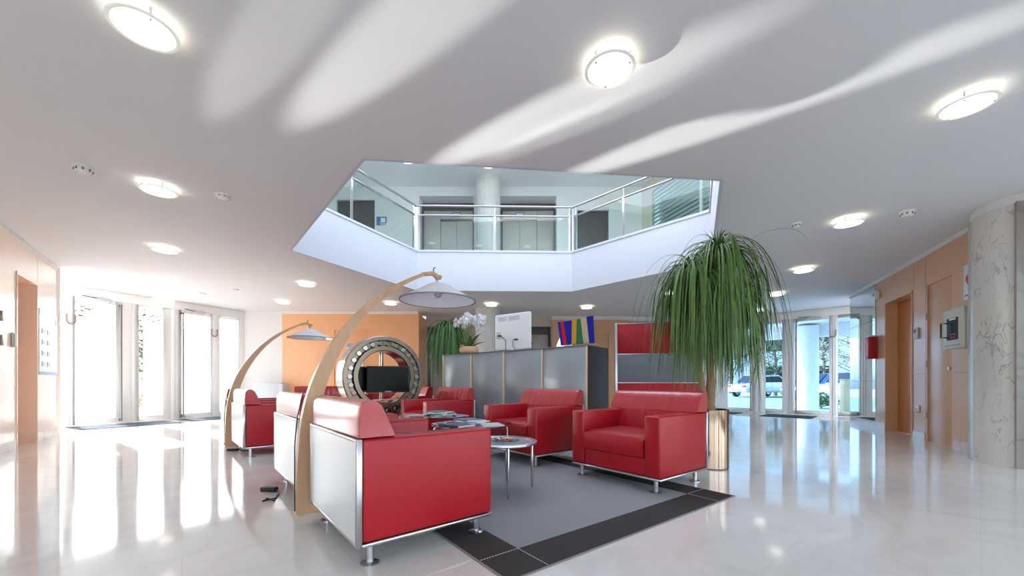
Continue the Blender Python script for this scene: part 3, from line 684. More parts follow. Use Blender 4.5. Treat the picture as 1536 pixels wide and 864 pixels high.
# ------------------------------------------------------------------ armchair
AW, AD = .88, .72
def make_armchair():
    t = thing('armchair', '', 'armchair', (0, 0, 0), 0, 'red leather lounge armchairs')
    hw, hd, at = AW/2, AD/2, .135
    for s in (-1, 1):
        y0, y1 = (s*hw, s*(hw-at)) if s < 0 else (s*(hw-at), s*hw)
        MB().box(-hd+.012, hd, y0, y1, .122, .586).build('arm', M['red'], t, bevel=.016, seg=3)
    prof = [(-hd+.002, .588), (-hd+.004, .735), (-hd+.02, .757), (-hd+.05, .766), (-hd+.085, .757), (-hd+.105, .735), (-hd+.175, .588)]
    # headrest cushion with soft creases on its front
    m = MB(); ny = 44
    pr = [(-hd+.001, .59), (-hd+.0, .66), (-hd+.004, .725), (-hd+.022, .752), (-hd+.05, .763), (-hd+.08, .756), (-hd+.102, .735), (-hd+.118, .70), (-hd+.136, .66), (-hd+.155, .62), (-hd+.166, .59)]
    vs = []; n = len(pr)
    for i in range(ny+1):
        y = -hw+AW*i/ny; e = min(i, ny-i)/2.0; shr = 1 if e >= 1 else (.965 + .035*math.sqrt(max(0, 1-(1-e)**2)))
        for q, (x, z) in enumerate(pr):
            cr = .0028*math.sin(y*70+3*math.sin(y*9)) * (1 if 6 <= q <= 10 else 0) * min(1, e/4)
            cxm, czm = -hd+.07, .67
            vs.append((cxm+(x-cxm)*shr+cr, y, czm+(z-czm)*shr))
    fs = [(i*n+q, (i+1)*n+q, (i+1)*n+q+1, i*n+q+1) for i in range(ny) for q in range(n-1)]
    fs += [(i*n+n-1, (i+1)*n+n-1, (i+1)*n, i*n) for i in range(ny)]
    fs += [tuple(range(n)), tuple(ny*n+q for q in range(n))[::-1]]
    m.add(vs, fs, True); m.build('head_cushion', M['redback'], t)
    # backrest between the arms
    m = MB(); yy = hw-at-.002; ny = 30; pr = [(-hd+.02, .25), (-hd+.02, .588), (-hd+.168, .588), (-hd+.2, .5), (-hd+.225, .43), (-hd+.235, .36), (-hd+.235, .25)]
    vs = []; n = len(pr)
    for i in range(ny+1):
        y = -yy+2*yy*i/ny
        for q, (x, z) in enumerate(pr):
            cr = .003*math.sin(y*70+3*math.sin(y*9)) if 2 <= q <= 4 else 0
            vs.append((x+cr, y, z))
    fs = [(i*n+q, (i+1)*n+q, (i+1)*n+(q+1) % n, i*n+(q+1) % n) for i in range(ny) for q in range(n)]
    fs += [tuple(range(n)), tuple(ny*n+q for q in range(n))[::-1]]
    m.add(vs, fs, True); m.build('backrest', M['red'], t)
    # seat cushion, softly crowned
    nx, ny = 14, 14; x0, x1 = -hd+.2, hd+.012; yy = hw-at-.004; m = MB(); vs = []
    def seat_z(u, v):
        eu = min(1, (1-u)/.16); ev = min(1, min(v, 1-v)/.1)
        return .385 + .045*math.sqrt(max(0, 1-(1-eu)**2))*(.55+.45*math.sqrt(max(0, 1-(1-ev)**2)))
    for i in range(nx+1):
        for q in range(ny+1):
            u, v = i/nx, q/ny; u = u if u < .8 else .8+.2*math.sin((u-.8)/.2*PI/2)
            vs.append((x0+(x1-x0)*u, -yy+2*yy*v, seat_z(u, v)))
    fs = [(i*(ny+1)+q, (i+1)*(ny+1)+q, (i+1)*(ny+1)+q+1, i*(ny+1)+q+1) for i in range(nx) for q in range(ny)]
    k0 = len(vs)
    rim = [i*(ny+1) for i in range(nx+1)] + [nx*(ny+1)+q for q in range(1, ny+1)] + [i*(ny+1)+ny for i in range(nx-1, -1, -1)] + [q for q in range(ny-1, 0, -1)]
    for zz, dx in ((.30, 0), (.262, -.012)):
        for r_ in rim: x, y, z = vs[r_]; vs.append((min(x, x1+dx), y, zz))
    nr = len(rim)
    for q in range(nr):
        q2 = (q+1) % nr
        fs.append((rim[q], rim[q2], k0+q2, k0+q)); fs.append((k0+q, k0+q2, k0+nr+q2, k0+nr+q))
    fs.append(tuple(k0+nr+q for q in range(nr))[::-1])
    m.add(vs, fs, True); m.build('seat_cushion', M['red'], t)
    MB().box(-hd+.2, hd-.012, -yy, yy, .122, .258).build('front_rail', M['red'], t, bevel=.012, seg=3)
    # aluminium frame, white back panel
    f = MB().box(-hd-.012, hd-.003, -hw-.003, hw+.003, .104, .12)
    f.box(-hd-.014, -hd+.012, -hw-.004, -hw+.018, .104, .588).box(-hd-.014, -hd+.012, hw-.018, hw+.004, .104, .588).box(-hd-.014, -hd+.01, -hw+.018, hw-.018, .576, .588)
    f.build('frame', M['alu'], t, bevel=.002, seg=1)
    MB().box(-hd-.012, -hd+.008, -hw+.02, hw-.02, .121, .574).build('back_panel', M['lacq'], t)
    for x in (-hd+.07, hd-.06):
        for y in (-hw+.07, hw-.07):
            l = MB().cyl((0, 0, .008), .017, .095 if x < 0 else .0885, 16).build('leg', M['alu'], t, loc=(x, y, 0 if x < 0 else .0065))
            MB().lathe([(0, 0), (.042, 0), (.042, .005), (.03, .01), (0, .012)], seg=20).build('foot_disc', M['chrome'], l)
    return t
chair0 = make_armchair(); used = [False]
def chair_from_corner(x, y, deg, corner, label, z=0):
    """corner: local (x sign, y sign) of the body corner standing at (x, y); deg = facing"""
    c = chair0 if not used[0] else copy_tree(chair0); used[0] = True
    a = R(deg); lx, ly = corner[0]*AD/2, corner[1]*AW/2
    c.location = (x-(lx*math.cos(a)-ly*math.sin(a)), y-(lx*math.sin(a)+ly*math.cos(a)), 0); c.rotation_euler = (0, 0, a)
    c['label'] = label; c.location.z = z; return c
chair_from_corner(-.671, 1.731, 39, (-1, -1), 'red armchair nearest the camera, turned to show its white back')
chair_from_corner(-1.46, 2.70, 40, (-1, -1), 'red armchair half hidden behind the near lamp post')
chair_from_corner(-2.947, 4.33, 42, (-1, -1), 'red armchair just right of the far lamp post')
chair_from_corner(-3.93, 5.42, 40, (-1, -1), 'red armchair just left of the far lamp post')
chair_from_corner(1.087, 2.89, 218, (1, 1), 'red armchair in front of the palm planter and partition')
chair_from_corner(.235, 3.846, 220, (1, 1), 'red armchair in front of the reception counter')
chair_from_corner(-1.09, 5.05, 218, (1, 1), 'red armchair at the far end of the reception counter', .0065)
chair_from_corner(-2.05, 6.95, 218, (1, 1), 'red armchair behind the ring, next to the small palm')
chair_from_corner(-2.3, 8.2, 275, (1, 1), 'red armchair behind the ring, facing the camera')
chair_from_corner(-3.35, 7.9, 300, (1, 1), 'red armchair farthest back, left behind the two screens')
# ------------------------------------------------------------------ arc lamps
LEFTE = [(443, 771), (443.5, 720), (443.5, 670), (447, 629), (456, 588), (470.5, 551), (493.7, 510), (522.6, 475.5), (551.5, 449.5), (580.5, 429), (609.4, 414.7), (635, 409), (653, 407.5)]
RIGHTE = [(467, 771), (466.5, 720), (467, 670), (472, 625), (481.5, 588), (494, 553.7), (513, 512), (536, 479), (566, 449.8), (588, 434.5), (612, 422), (635, 414.5), (650, 413)]
U0 = Vector((math.cos(R(40)), math.sin(R(40)))); LB = Vector((-1.345, 2.535))
def lamp_sz(px, py):
    k = kx(px); s = (k*LB.y-LB.x)/(U0.x-k*U0.y); Y = LB.y+U0.y*s
    return s, HC+(HZ-py)/F*Y
def make_arc_lamp():
    t = thing('arc_lamp', '', 'floor lamp', (0, 0, 0), 0, 'wooden arc floor lamps')
    le = [lamp_sz(*p) for p in LEFTE]; re = [lamp_sz(*p) for p in RIGHTE]
    def smooth(pts):
        for _ in range(3): pts = [pts[0]]+[((a[0]+2*b[0]+c[0])/4, (a[1]+2*b[1]+c[1])/4) for a, b, c in zip(pts, pts[1:], pts[2:])]+[pts[-1]]
        out = []
        for i in range(len(pts)-1):
            p0, p1, p2, p3 = pts[max(0, i-1)], pts[i], pts[i+1], pts[min(len(pts)-1, i+2)]
            for q in range(4):
                u = q/4; out.append(tuple(.5*((2*b)+(-a+c)*u+(2*a-5*b+4*c-d)*u*u+(-a+3*b-3*c+d)*u**3) for a, b, c, d in zip(p0, p1, p2, p3)))
        return out+[pts[-1]]
    z0 = .0
    le[0] = (le[0][0], z0); re[0] = (re[0][0], z0)
    le0 = le; le = smooth(le[:-1]); re = smooth(re[:-1])
    n = len(le); v = []; f = []
    for i, (a, b) in enumerate(zip(le, re)):
        w = .034-.016*i/n
        for (s, z), y in ((a, -w), (b, -w), (b, w), (a, w)): v.append((s, y, z))
    for i in range(n-1):
        for q in range(4): f.append((i*4+q, i*4+(q+1) % 4, (i+1)*4+(q+1) % 4, (i+1)*4+q))
    f += [(3, 2, 1, 0), tuple((n-1)*4+q for q in range(4))]
    m = MB().add(v, f, True); arc = m.build('arc', M['lampwood'], t)
    tip = lamp_sz(654, 411)
    e = [((le[-1][0]+re[-1][0])/2-.01, (le[-1][1]+re[-1][1])/2), (tip[0]-.03, tip[1]), (tip[0]-.005, tip[1]-.012), (tip[0]+.012, tip[1]-.026), (tip[0]+.03, tip[1]-.022), (tip[0]+.042, tip[1]-.008)]
    MB().tube([(s, 0, z) for s, z in e], [.016, .019, .02, .021, .021, .014], 12).build('tip', M['lampwood'], t)
    MB().tube([(tip[0]-.02, 0, tip[1]+.015), (tip[0]-.02, .005, tip[1]+.04), (tip[0]-.005, 0, tip[1]+.052)], .004, 6).build('hook', M['black'], t)
    cx = lamp_sz(657, 440)[0]; zb = lamp_sz(657, 451)[1]; 
    MB().tube([(tip[0]-.008, 0, tip[1]-.02), (cx-.01, .004, tip[1]-.06), (cx, 0, zb+.13)], .003, 6).tube([(tip[0]+.012, 0, tip[1]-.03), (cx, 0, tip[1]-.06), (cx+.01, 0, zb+.13)], .002, 6).build('cord', M['black'], t)
    rr = .30
    sh = MB().lathe([(rr, zb), (.068, zb+.13), (.065, zb+.127), (rr-.004, zb-.002)], (cx, 0, 0), 48, closed=True).build('lamp_shade', M['shade'], t)
    MB().lathe([(.0, zb+.128), (.067, zb+.128), (.067, zb+.131), (0, zb+.132)], (cx, 0, 0), 24).build('shade_cap', M['shade'], sh)
    MB().lathe([(rr-.004, zb-.005), (rr+.003, zb-.005), (rr+.003, zb+.004), (rr-.004, zb+.004)], (cx, 0, 0), 48, closed=True).build('shade_rim', M['shaderim'], sh)
    MB().ball((cx, 0, zb+.055), .033).cyl((cx, 0, zb+.08), .02, .047, 14).build('bulb', M['bulb'], t)
    # foot: curved wooden block reaching under the chair
    s0, s1 = re[0][0], re[0][0]+.16
    poly = [(s0-.005, -.034)] + [(s0+.17*math.sin(a), -.034-.04*math.sin(2*a)*.6) for a in [PI/2*i/6 for i in range(1, 7)]] + [(s0+.17, .034), (s0-.005, .034)]
    MB().prism(poly, 0, .06).build('foot', M['lampwood'], t, bevel=.006)
    MB().tube([(le0[1][0]-.006, .0, .02), (le0[2][0]-.006, .0, le0[2][1]), (le0[3][0]-.006, .0, le0[3][1]), (le0[4][0]-.006, 0, le0[4][1])], .004, 6).build('power_cable', M['black'], t)
    return t
al = make_arc_lamp(); al.location = (LB.x, LB.y, 0); al.rotation_euler = (0, 0, R(40)); al['label'] = 'tall wooden arc lamp with white shade behind the nearest armchair'
a2 = copy_tree(al); a2.location = (-3.74, 5.2, 0); a2.rotation_euler = (0, 0, R(40)); a2['label'] = 'farther wooden arc lamp near the left glass doors'
# power lead by the near lamp
d = thing('power_strip', 'black plug and cable on the floor left of the near lamp post', 'cable', (-1.87, 3.03, 0), R(-10))
MB().box(-.06, .06, -.025, .025, 0, .035).build('socket_block', M['black'], d, bevel=.006)
MB().tube([(.06, 0, .02), (.10, -.03, .008), (.15, -.08, .006), (.2, -.17, .006), (.16, -.24, .006), (.14, -.18, .006), (.24, -.22, .006)], .006, 8).build('lead', M['black'], d)
d = thing('power_strip', 'black plug and cable on the floor by the far lamp post', 'cable', (-3.42, 4.82, 0), R(0))
MB().box(-.06, .06, -.025, .025, 0, .03).build('socket_block', M['black'], d, bevel=.006)
MB().tube([(.06, 0, .02), (.14, -.03, .008), (.2, .02, .006), (.14, .06, .006)], .006, 8).build('lead', M['black'], d)
# ------------------------------------------------------------------ tables
def make_table(name, label, x, y, r, h, legs, mtop, ring=True, rz=0):
    t = thing(name, label, 'side table', (x, y, .0065), rz, 'round lounge tables'); h -= .0065
    if ring:
        MB().lathe([(r-.045, h-.02), (r-.008, h-.022), (r, h-.014), (r, h-.004), (r-.008, h), (r-.045, h-.001)], seg=48, closed=True).build('rim', M['alu'], t)
        MB().lathe([(0, h-.014), (r-.045, h-.014), (r-.045, h-.006), (0, h-.006)], seg=48).build('table_top', mtop, t)
    else:
        MB().lathe([(0, h-.012), (r-.003, h-.012), (r, h-.009), (r, h-.003), (r-.003, h), (0, h)], seg=48).build('table_top', mtop, t)
    for a in legs:
        ca, sa = math.cos(a), math.sin(a); q = r-.025
        if ring: pts = [(q*ca, q*sa, 0), (q*ca, q*sa, h-.02)]
        else: pts = [(q*ca, q*sa, 0), (q*ca, q*sa, h-.07), ((q-.01)*ca, (q-.01)*sa, h-.035), ((q-.04)*ca, (q-.04)*sa, h-.02), ((q-.16)*ca, (q-.16)*sa, h-.016)]
        MB().tube(pts, .011, 12).build('leg', M['chrome'], t)
    return t
T1 = (-.09, 3.06)
make_table('side_table', 'small round metal-rimmed table with sweets on it', *T1, .285, .39, [R(-76), R(16), R(80), R(170)], mat('printed_top', (146, 160, 172), .2, vary=.5, vscale=14))
T2 = (-.40, 3.92); T3 = (-.86, 4.62)
make_table('glass_table', 'round glass table before the counter armchair, magazines on it', *T2, .40, .43, [R(20), R(110), R(200), R(290)], M['tableglass'], False)
make_table('glass_table', 'farther round glass table covered with magazines', *T3, .34, .45, [R(60), R(150), R(240), R(330)], M['tableglass'], False)
# sweets and dish
d = thing('dish', 'shallow glass dish of sweets on the small round table', 'dish', (T1[0]+.03, T1[1]-.02, .386))
MB().lathe([(0, 0), (.08, 0), (.12, .008), (.118, .011), (.08, .004), (0, .004)], seg=32).build('bowl', M['acryl'], d)
sw = None
cols = [mat('sweet_wrap_%d' % i, c, .3) for i, c in enumerate([(226, 196, 120), (200, 90, 60), (236, 230, 220), (70, 90, 140), (214, 150, 90)])]
for i in range(14):
    a, rr_ = random.random()*6.28, .075*math.sqrt(random.random()); x, y = T1[0]+.03+rr_*math.cos(a), T1[1]-.02+rr_*math.sin(a)
    o = MB().ball((0, 0, .009), .012, 10, 6, (1.3, 1, .75)).build('sweet', cols[i % 5], loc=(x, y, .3915+.002*(i % 3)), rotz=a)
    tag(o, 'small wrapped sweet in the glass dish', 'sweet', 'wrapped sweets in the dish')
# magazines
def magazine(i, x, y, z, rz, w, l, th, label, grp):
    t = thing('magazine', label, 'magazine', (x, y, z), rz, grp)
    MB().box(-w/2, w/2, -l/2, l/2, .0012, th-.0012).build('pages', M['paper'], t)
    c = MB().box(-w/2-.001, w/2+.001, -l/2-.001, l/2+.001, 0, .0012).box(-w/2-.001, w/2+.001, -l/2-.001, l/2+.001, th-.0012, th).box(-w/2-.0015, -w/2-.0003, -l/2, l/2, .0006, th-.0006)
    cv = c.build('cover', M['mag%d' % (i % 8)], t)
    MB().box(-w*.35, w*.35, l*.28, l*.40, th, th+.0005).box(-w*.3, w*.1, -l*.3, -l*.1, th, th+.0005).build('cover_print', M['mag%d' % ((i+3) % 8)], cv)
z = .4305
for i, (dx, dy, rz, th) in enumerate([(-.02, .05, 20, .014), (0, .03, 60, .01), (-.03, .06, 35, .012)]):
    magazine(i, T2[0]+dx, T2[1]+dy, z, R(rz), .21, .29, th, ['blue magazine at the bottom of the pile on the nearer glass table', 'pale magazine in the middle of the nearer glass table pile', 'magazine on top of the nearer glass table pile'][i], 'magazines on the glass tables'); z += th+.0012
magazine(4, T2[0]-.12, T2[1]-.22, .4305, R(50), .21, .28, .016, 'dark blue magazine alone at the near edge of the nearer glass table', 'magazines on the glass tables')
magazine(3, T2[0]+.2, T2[1]-.12, .4305, R(15), .2, .27, .006, 'thin pale leaflet lying right of the pile on the nearer table', 'magazines on the glass tables')
z = .4505
for i, (dx, dy, rz, th) in enumerate([(0, .02, 30, .014), (.02, .0, 55, .012), (-.02, .02, 10, .012), (.01, .01, 40, .01)]):
    magazine(i+4, T3[0]+dx, T3[1]+dy, z, R(rz), .22, .30, th, ['lowest magazine of the pile on the farther glass table', 'second magazine up in the farther pile', 'third magazine up in the farther pile', 'top magazine of the pile on the farther glass table'][i], 'magazines on the glass tables'); z += th+.0012
magazine(1, T3[0]-.25, T3[1]+.03, .4505, R(80), .13, .2, .008, 'pale brochure left of the pile on the farther table', 'magazines on the glass tables')
magazine(2, T3[0]+.25, T3[1]-.02, .4505, R(25), .15, .21, .01, 'blue brochure right of the pile on the farther table', 'magazines on the glass tables')
# ------------------------------------------------------------------ ring sculpture: a giant roller bearing
RC = (-2.02, 6.28); ax = Vector((-.62, .785)).normalized(); rrot = math.atan2(ax.y, ax.x)-PI/2
RZ0 = .92; RO = .655; DEP = .36
ring = thing('bearing_sculpture', 'giant polished steel roller bearing standing among the armchairs', 'sculpture', (RC[0], RC[1], .0065), rrot)
def rprof(name, pts, m, parent=ring): return MB().lathe(pts, (0, 0, RZ0), 72, 'y', True).build(name, m, parent)
o1 = rprof('outer_ring', [(RO-.012, 0), (RO, .012), (RO, DEP-.012), (RO-.012, DEP), (RO-.075, DEP), (RO-.085, DEP*.7), (RO-.078, DEP*.5), (RO-.085, DEP*.3), (RO-.068, .0)], M['steel'])
i1 = rprof('inner_ring', [(.425, 0), (.49, 0), (.497, .03), (.49, DEP*.3), (.5, DEP*.5), (.49, DEP*.7), (.49, DEP), (.425, DEP), (.415, DEP-.012), (.415, .012)], M['steel'])
for nm, r0, r1 in (('outer_face', RO-.066, RO-.012), ('inner_face', .426, .489)):
    rprof(nm, [(r0, -.0015), (r1, -.0015), (r1, .002), (r0, .002)], M['steelface'], o1 if r0 > .5 else i1)
rprof('cage', [(.515, .03), (.575, .03), (.575, .05), (.53, .06), (.53, DEP-.06), (.575, DEP-.05), (.575, DEP-.03), (.515, DEP-.03)], M['steelr'])
nrol = 26
for i in range(nrol):
    a = 2*PI*i/nrol; r_ = .542
    pts = [(r_*math.cos(a), y, RZ0+r_*math.sin(a)) for y in (.012, .018, .05, .1, .15, .165)]
    MB().tube(pts, [.034, .042, .046, .047, .04, .03], 16).build('roller', M['steel'], ring)
MB().box(-.5, .5, .02, DEP-.02, 0, RZ0-RO+.03).build('plinth', M['lacq'], ring, bevel=.01)
ds = thing('screen_stand', 'steel pole and base plate carrying two black screens inside the ring', 'stand', (RC[0], RC[1], .0065), rrot)
b0z = RZ0-.385
MB().box(-.16, .16, .1, .26, b0z+.004, b0z+.02).build('base_plate', M['alu'], ds, bevel=.004)
MB().cyl((0, .18, b0z+.02), .03, .765, 18).build('pole', M['steel'], ds)
MB().box(-.05, .05, .13, .23, RZ0-.06, RZ0+.04).build('bracket', M['liftdark'], ds, bevel=.004)
def screen(y, rz, label, x=0, w=.66, h=.42, z=RZ0-.24):
    p = Matrix.Rotation(rrot, 3, 'Z') @ Vector((x, y, 0))
    t = thing('monitor', label, 'monitor', (RC[0]+p.x, RC[1]+p.y, z), rz, 'black screens in the ring')
    MB().box(-w/2, w/2, -.02, .02, 0, h).build('housing', M['black'], t, bevel=.006)
    MB().box(-w/2+.02, w/2-.02, -.0215, -.0195, .03, h-.02).build('screen', M['screen'], t)
    MB().box(-.05, .05, -.0215, -.0198, .008, .018).build('logo_strip', M['vent'], t)
    MB().tube([(-.06, .01, 0), (-.07, .03, -.04), (-.02, .05, -.06), (.0, .06, -.03)], .005, 6).build('cable', M['black'], t)
    return t
screen(-.02, R(9), 'black screen facing the camera inside the ring', .04)
screen(.40, R(28), 'second black screen behind the first, mostly hidden', -.06)
# ------------------------------------------------------------------ reception counter
CT = Line((.94, 4.9), (-1.19, 6.76)); CH = 1.31
crot = CT.rot
rc = thing('reception_counter', 'long grey reception counter with dark end panel', 'counter', (CT.a.x, CT.a.y, 0), crot)
cl = CT.len
# local +y faces the lounge? CT runs right to left; +y is to the left of the run (towards the camera side)
segs = [0, cl*.25, cl*.5, cl*.75, cl]
MB().box(0.02, cl-.02, -.05, -.02, .0, CH-.03).box(.03, cl-.03, -.5, -.05, .0, .72).build('carcass', M['dark'], rc)
for i in range(4):
    MB().box(segs[i]+.02, segs[i+1]-.02, -.02, 0, .06, CH-.012).build('front_panel', M['counter'], rc, bevel=.003, seg=1)
for i, s in enumerate(segs):
    x = min(max(s, .012), cl-.012)
    MB().box(x-.014, x+.014, -.022, .006, .04, CH-.012).build('strip', M['strip'], rc, bevel=.002, seg=1)
MB().box(-.008, .0, -.53, .0, 0, CH-.012).build('end_panel', M['dark'], rc); MB().box(cl, cl+.008, -.53, 0, 0, CH-.012).build('end_panel', M['dark'], rc)
MB().box(-.014, cl+.014, -.3, .012, CH-.012, CH).build('counter_top', M['ctop'], rc, bevel=.003)
MB().box(.0, cl, -.53, -.3, .70, .73).build('desk_top', M['ctop'], rc)
MB().box(0, cl, -.012, .002, 0, .06).build('plinth', M['dark'], rc)
def on_ct(s, off, z): return CT.P(s, off, z)
# white screen, its back to the lounge
t = thing('computer_screen', 'white flat screen seen from behind on the counter', 'monitor', on_ct(1.41+.02, -.16, CH), 0)
pa = Vector((-.255, 6.14)); pb = Vector((.28, 5.76)); scr_rot = math.atan2(pb.y-pa.y, pb.x-pa.x); mid = (pa+pb)/2
t.location = (mid.x+.0, mid.y+.05, CH); t.rotation_euler = (0, 0, scr_rot)
sw_ = (pb-pa).length/2
MB().box(-sw_, sw_, -.03, .03, .03, .58).build('housing', M['tv'], t, bevel=.022, seg=3)
MB().box(-sw_+.02, sw_-.02, .029, .032, .07, .55).build('screen', M['screen'], t)
v = MB()
for x0, x1 in ((-sw_*.8, -sw_*.28), (-sw_*.18, sw_*.45)):
    for i in range(5): v.box(x0, x1, -.032, -.029, .47+.014*i, .478+.014*i)
v.build('vent_slots', M['vent'], t)
MB().box(-.2, .2, -.06, .06, 0, .012).box(-.04, .04, -.02, .02, .012, .06).build('stand', M['tv'], t, bevel=.004)
MB().box(-sw_*.9, -sw_*.62, -.033, -.029, .2, .31).build('port_panel', M['vent'], t)
c = MB().tube([(-sw_*.7, -.04, .25), (-sw_*.5, -.06, .23), (-sw_*.3, -.055, .17), (-sw_*.3, -.05, .06), (-sw_*.32, -.045, .012)], .005, 8)
c.tube([(sw_*.25, -.04, .175), (sw_*.1, -.055, .16), (sw_*.12, -.05, .07), (sw_*.25, -.045, .02), (sw_*.4, -.045, .012)], .005, 8)
c.box(sw_*.15, sw_*.36, -.046, -.03, .165, .185).box(-sw_*.78, -sw_*.6, -.05, -.03, .24, .258).build('cables', M['black'], t)
# orchid
op = CT.P(2.34, -.16, CH)
t = thing('potted_orchid', 'white orchid in a clay bowl on the counter', 'plant', op, crot)
MB().lathe([(0, 0), (.11, 0), (.15, .03), (.16, .075), (.145, .115), (.135, .12), (.13, .1), (0, .095)], seg=32).build('pot', M['clay'], t)
v = MB()
for i in range(7): a = R(20)+i*R(12); v.ball((.14*math.cos(a), .14*math.sin(a), .128+.006*(i % 2)), .017, 10, 6)
v.build('clay_beads', M['clay2'], t)
def strap(m, base, az, th0, length, w, droop, n=12, tipw=.1):
    p = Vector(base); th = th0; ca, sa = math.cos(az), math.sin(az); side = Vector((-sa, ca, 0)); vs = []; fs = []; seg = length/n
    for i in range(n+1):
        u = i/n; ww = w*(.55+.45*min(1, u*5))*(1 if u < .65 else max(tipw, 1-(u-.65)/.35*.95))
        nrm = Vector((-math.sin(th)*ca, -math.sin(th)*sa, math.cos(th)))
        vs += [p-side*ww/2+nrm*ww*.12, p, p+side*ww/2+nrm*ww*.12]
        p = p+Vector((math.cos(th)*ca, math.cos(th)*sa, math.sin(th)))*seg
        th += droop(u)/n
    for i in range(n):
        for q in range(2): fs.append((i*3+q, i*3+q+1, (i+1)*3+q+1, (i+1)*3+q))
    m.add(vs, fs, True)
v = MB()
for az, th, ln in ((0, 60, .26), (70, 40, .28), (150, 65, .24), (200, 25, .34), (245, 45, .3), (300, 70, .27), (185, 50, .36), (330, 30, .25)):
    strap(v, (0, 0, .09), R(az), R(th), ln, .075, lambda u: -R(70)*u, 10, .25)
v.build('leaves', M['orchleaf'], t)
v = MB(); tips = []
for az, h, reach in ((20, .60, .14), (110, .64, .06), (180, .62, .19), (260, .58, .13), (330, .62, .12), (200, .56, .08)):
    az = R(az); pts = [(0, 0, .09), (.02*math.cos(az), .02*math.sin(az), .3), (reach*.5*math.cos(az), reach*.5*math.sin(az), h), (reach*1.4*math.cos(az), reach*1.4*math.sin(az), h-.02), (reach*2*math.cos(az), reach*2*math.sin(az), h-.1)]
    v.tube(pts, .004, 6); tips.append(pts)
v.build('stems', M['leaf2'], t)
v = MB(); rnd = random.Random(3)
for pts in tips:
    for q in range(34):
        u = rnd.random()*2; i = int(u); a, b = Vector(pts[2+i]), Vector(pts[min(4, 3+i)]); c0 = a.lerp(b, u-i)+Vector((rnd.uniform(-.045, .045), rnd.uniform(-.045, .045), rnd.uniform(-.05, .04)))
        e = Matrix.Rotation(rnd.random()*6.28, 3, 'Z') @ Matrix.Rotation(R(60)+rnd.random()*.6, 3, 'X')
        for j in range(5):
            a_ = 2*PI*j/5; rr_ = .04
            pet = [(0, 0, 0), (rr_*.6*math.cos(a_-.5), rr_*.6*math.sin(a_-.5), .006), (rr_*math.cos(a_), rr_*math.sin(a_), .002), (rr_*.6*math.cos(a_+.5), rr_*.6*math.sin(a_+.5), .006)]
            v.add([c0+e @ Vector(p) for p in pet], [(0, 1, 2, 3)], True)
v.build('flowers', M['petal'], t)
# striped glass art on a clear stand
t = thing('glass_art', 'striped blue, red, gold and green glass art on the counter end', 'ornament', CT.P(.28, -.17, CH), crot+PI)
def trap(x0, x1, b0, b1, z0=.03, z1=.33, y0=-.006, y1=.006):
    m = MB(); m.prism([(b0, z0), (b1, z0), (x1, z1), (x0, z1)], y0, y1, 'y'); return m
gx = -.235; t.scale = (1.2, 1, 1.06)
trap(gx, gx+.035, gx+.045, gx+.085, .03, .335).build('blue_panel', M['ablue'], t)
trap(gx+.036, gx+.078, gx+.086, gx+.128, .03, .335).build('red_stripe', M['ared'], t)
trap(gx+.079, gx+.185, gx+.129, gx+.18, .03, .335).build('blue_panel', M['ablue'], t)
trap(gx+.19, gx+.255, gx+.2, gx+.245, .03, .345).build('gold_panel', M['agold'], t)
trap(gx+.256, gx+.30, gx+.246, gx+.34, .03, .345).build('green_panel', M['agreen'], t)
trap(gx+.301, gx+.375, gx+.341, gx+.41, .03, .35).build('tan_panel', M['atan'], t)
trap(gx+.376, gx+.455, gx+.411, gx+.47, .03, .36).build('blue_panel', M['ablue'], t)
MB().box(-.14, .16, -.04, .04, 0, .02).box(-.14, .16, -.014, -.007, .02, .05).box(-.14, .16, .007, .014, .02, .05).build('stand', M['acryl'], t)
# table lamp on the desk behind
tp = CT.P(.62, -.42, .731)
t = thing('table_lamp', 'white shaded table lamp behind the reception counter', 'lamp', tp)
MB().lathe([(0, 0), (.08, 0), (.08, .015), (.02, .03), (.014, .1), (.014, .66), (0, .66)], seg=24).build('lamp_base', M['alu'], t)
MB().lathe([(.125, .60), (.05, .80), (.048, .80), (.122, .60)], seg=36, closed=True).build('lamp_shade', M['shadeglow'], t)
MB().ball((0, 0, .69), .03).build('bulb', M['lampglow'], t)
# ------------------------------------------------------------------ partition screen
PT = Line((2.42, 4.98), (1.36, 5.2)); PH = 1.62
t = thing('partition_screen', 'red and grey partition screen behind the palm planter', 'partition', (PT.a.x, PT.a.y, 0), PT.rot)
pl = PT.len
for x in (0, pl-.035): MB().box(x, x+.035, -.03, .03, 0, PH).build('post', M['alu'], t, bevel=.006)
zs = [.06, .46, .835, 1.21, PH-.012]
for i, mm in enumerate((M['pgrey'], M['pred'], M['pgrey'], M['pred'])):
    MB().box(.036, pl-.036, -.02, .02, zs[i]+.004, zs[i+1]-.004).build('panel', mm, t, bevel=.003, seg=1)
r_ = MB()
for z in zs: r_.box(.036, pl-.036, -.022, .022, z-.004, z+.004)
r_.build('rails', M['alu'], t)
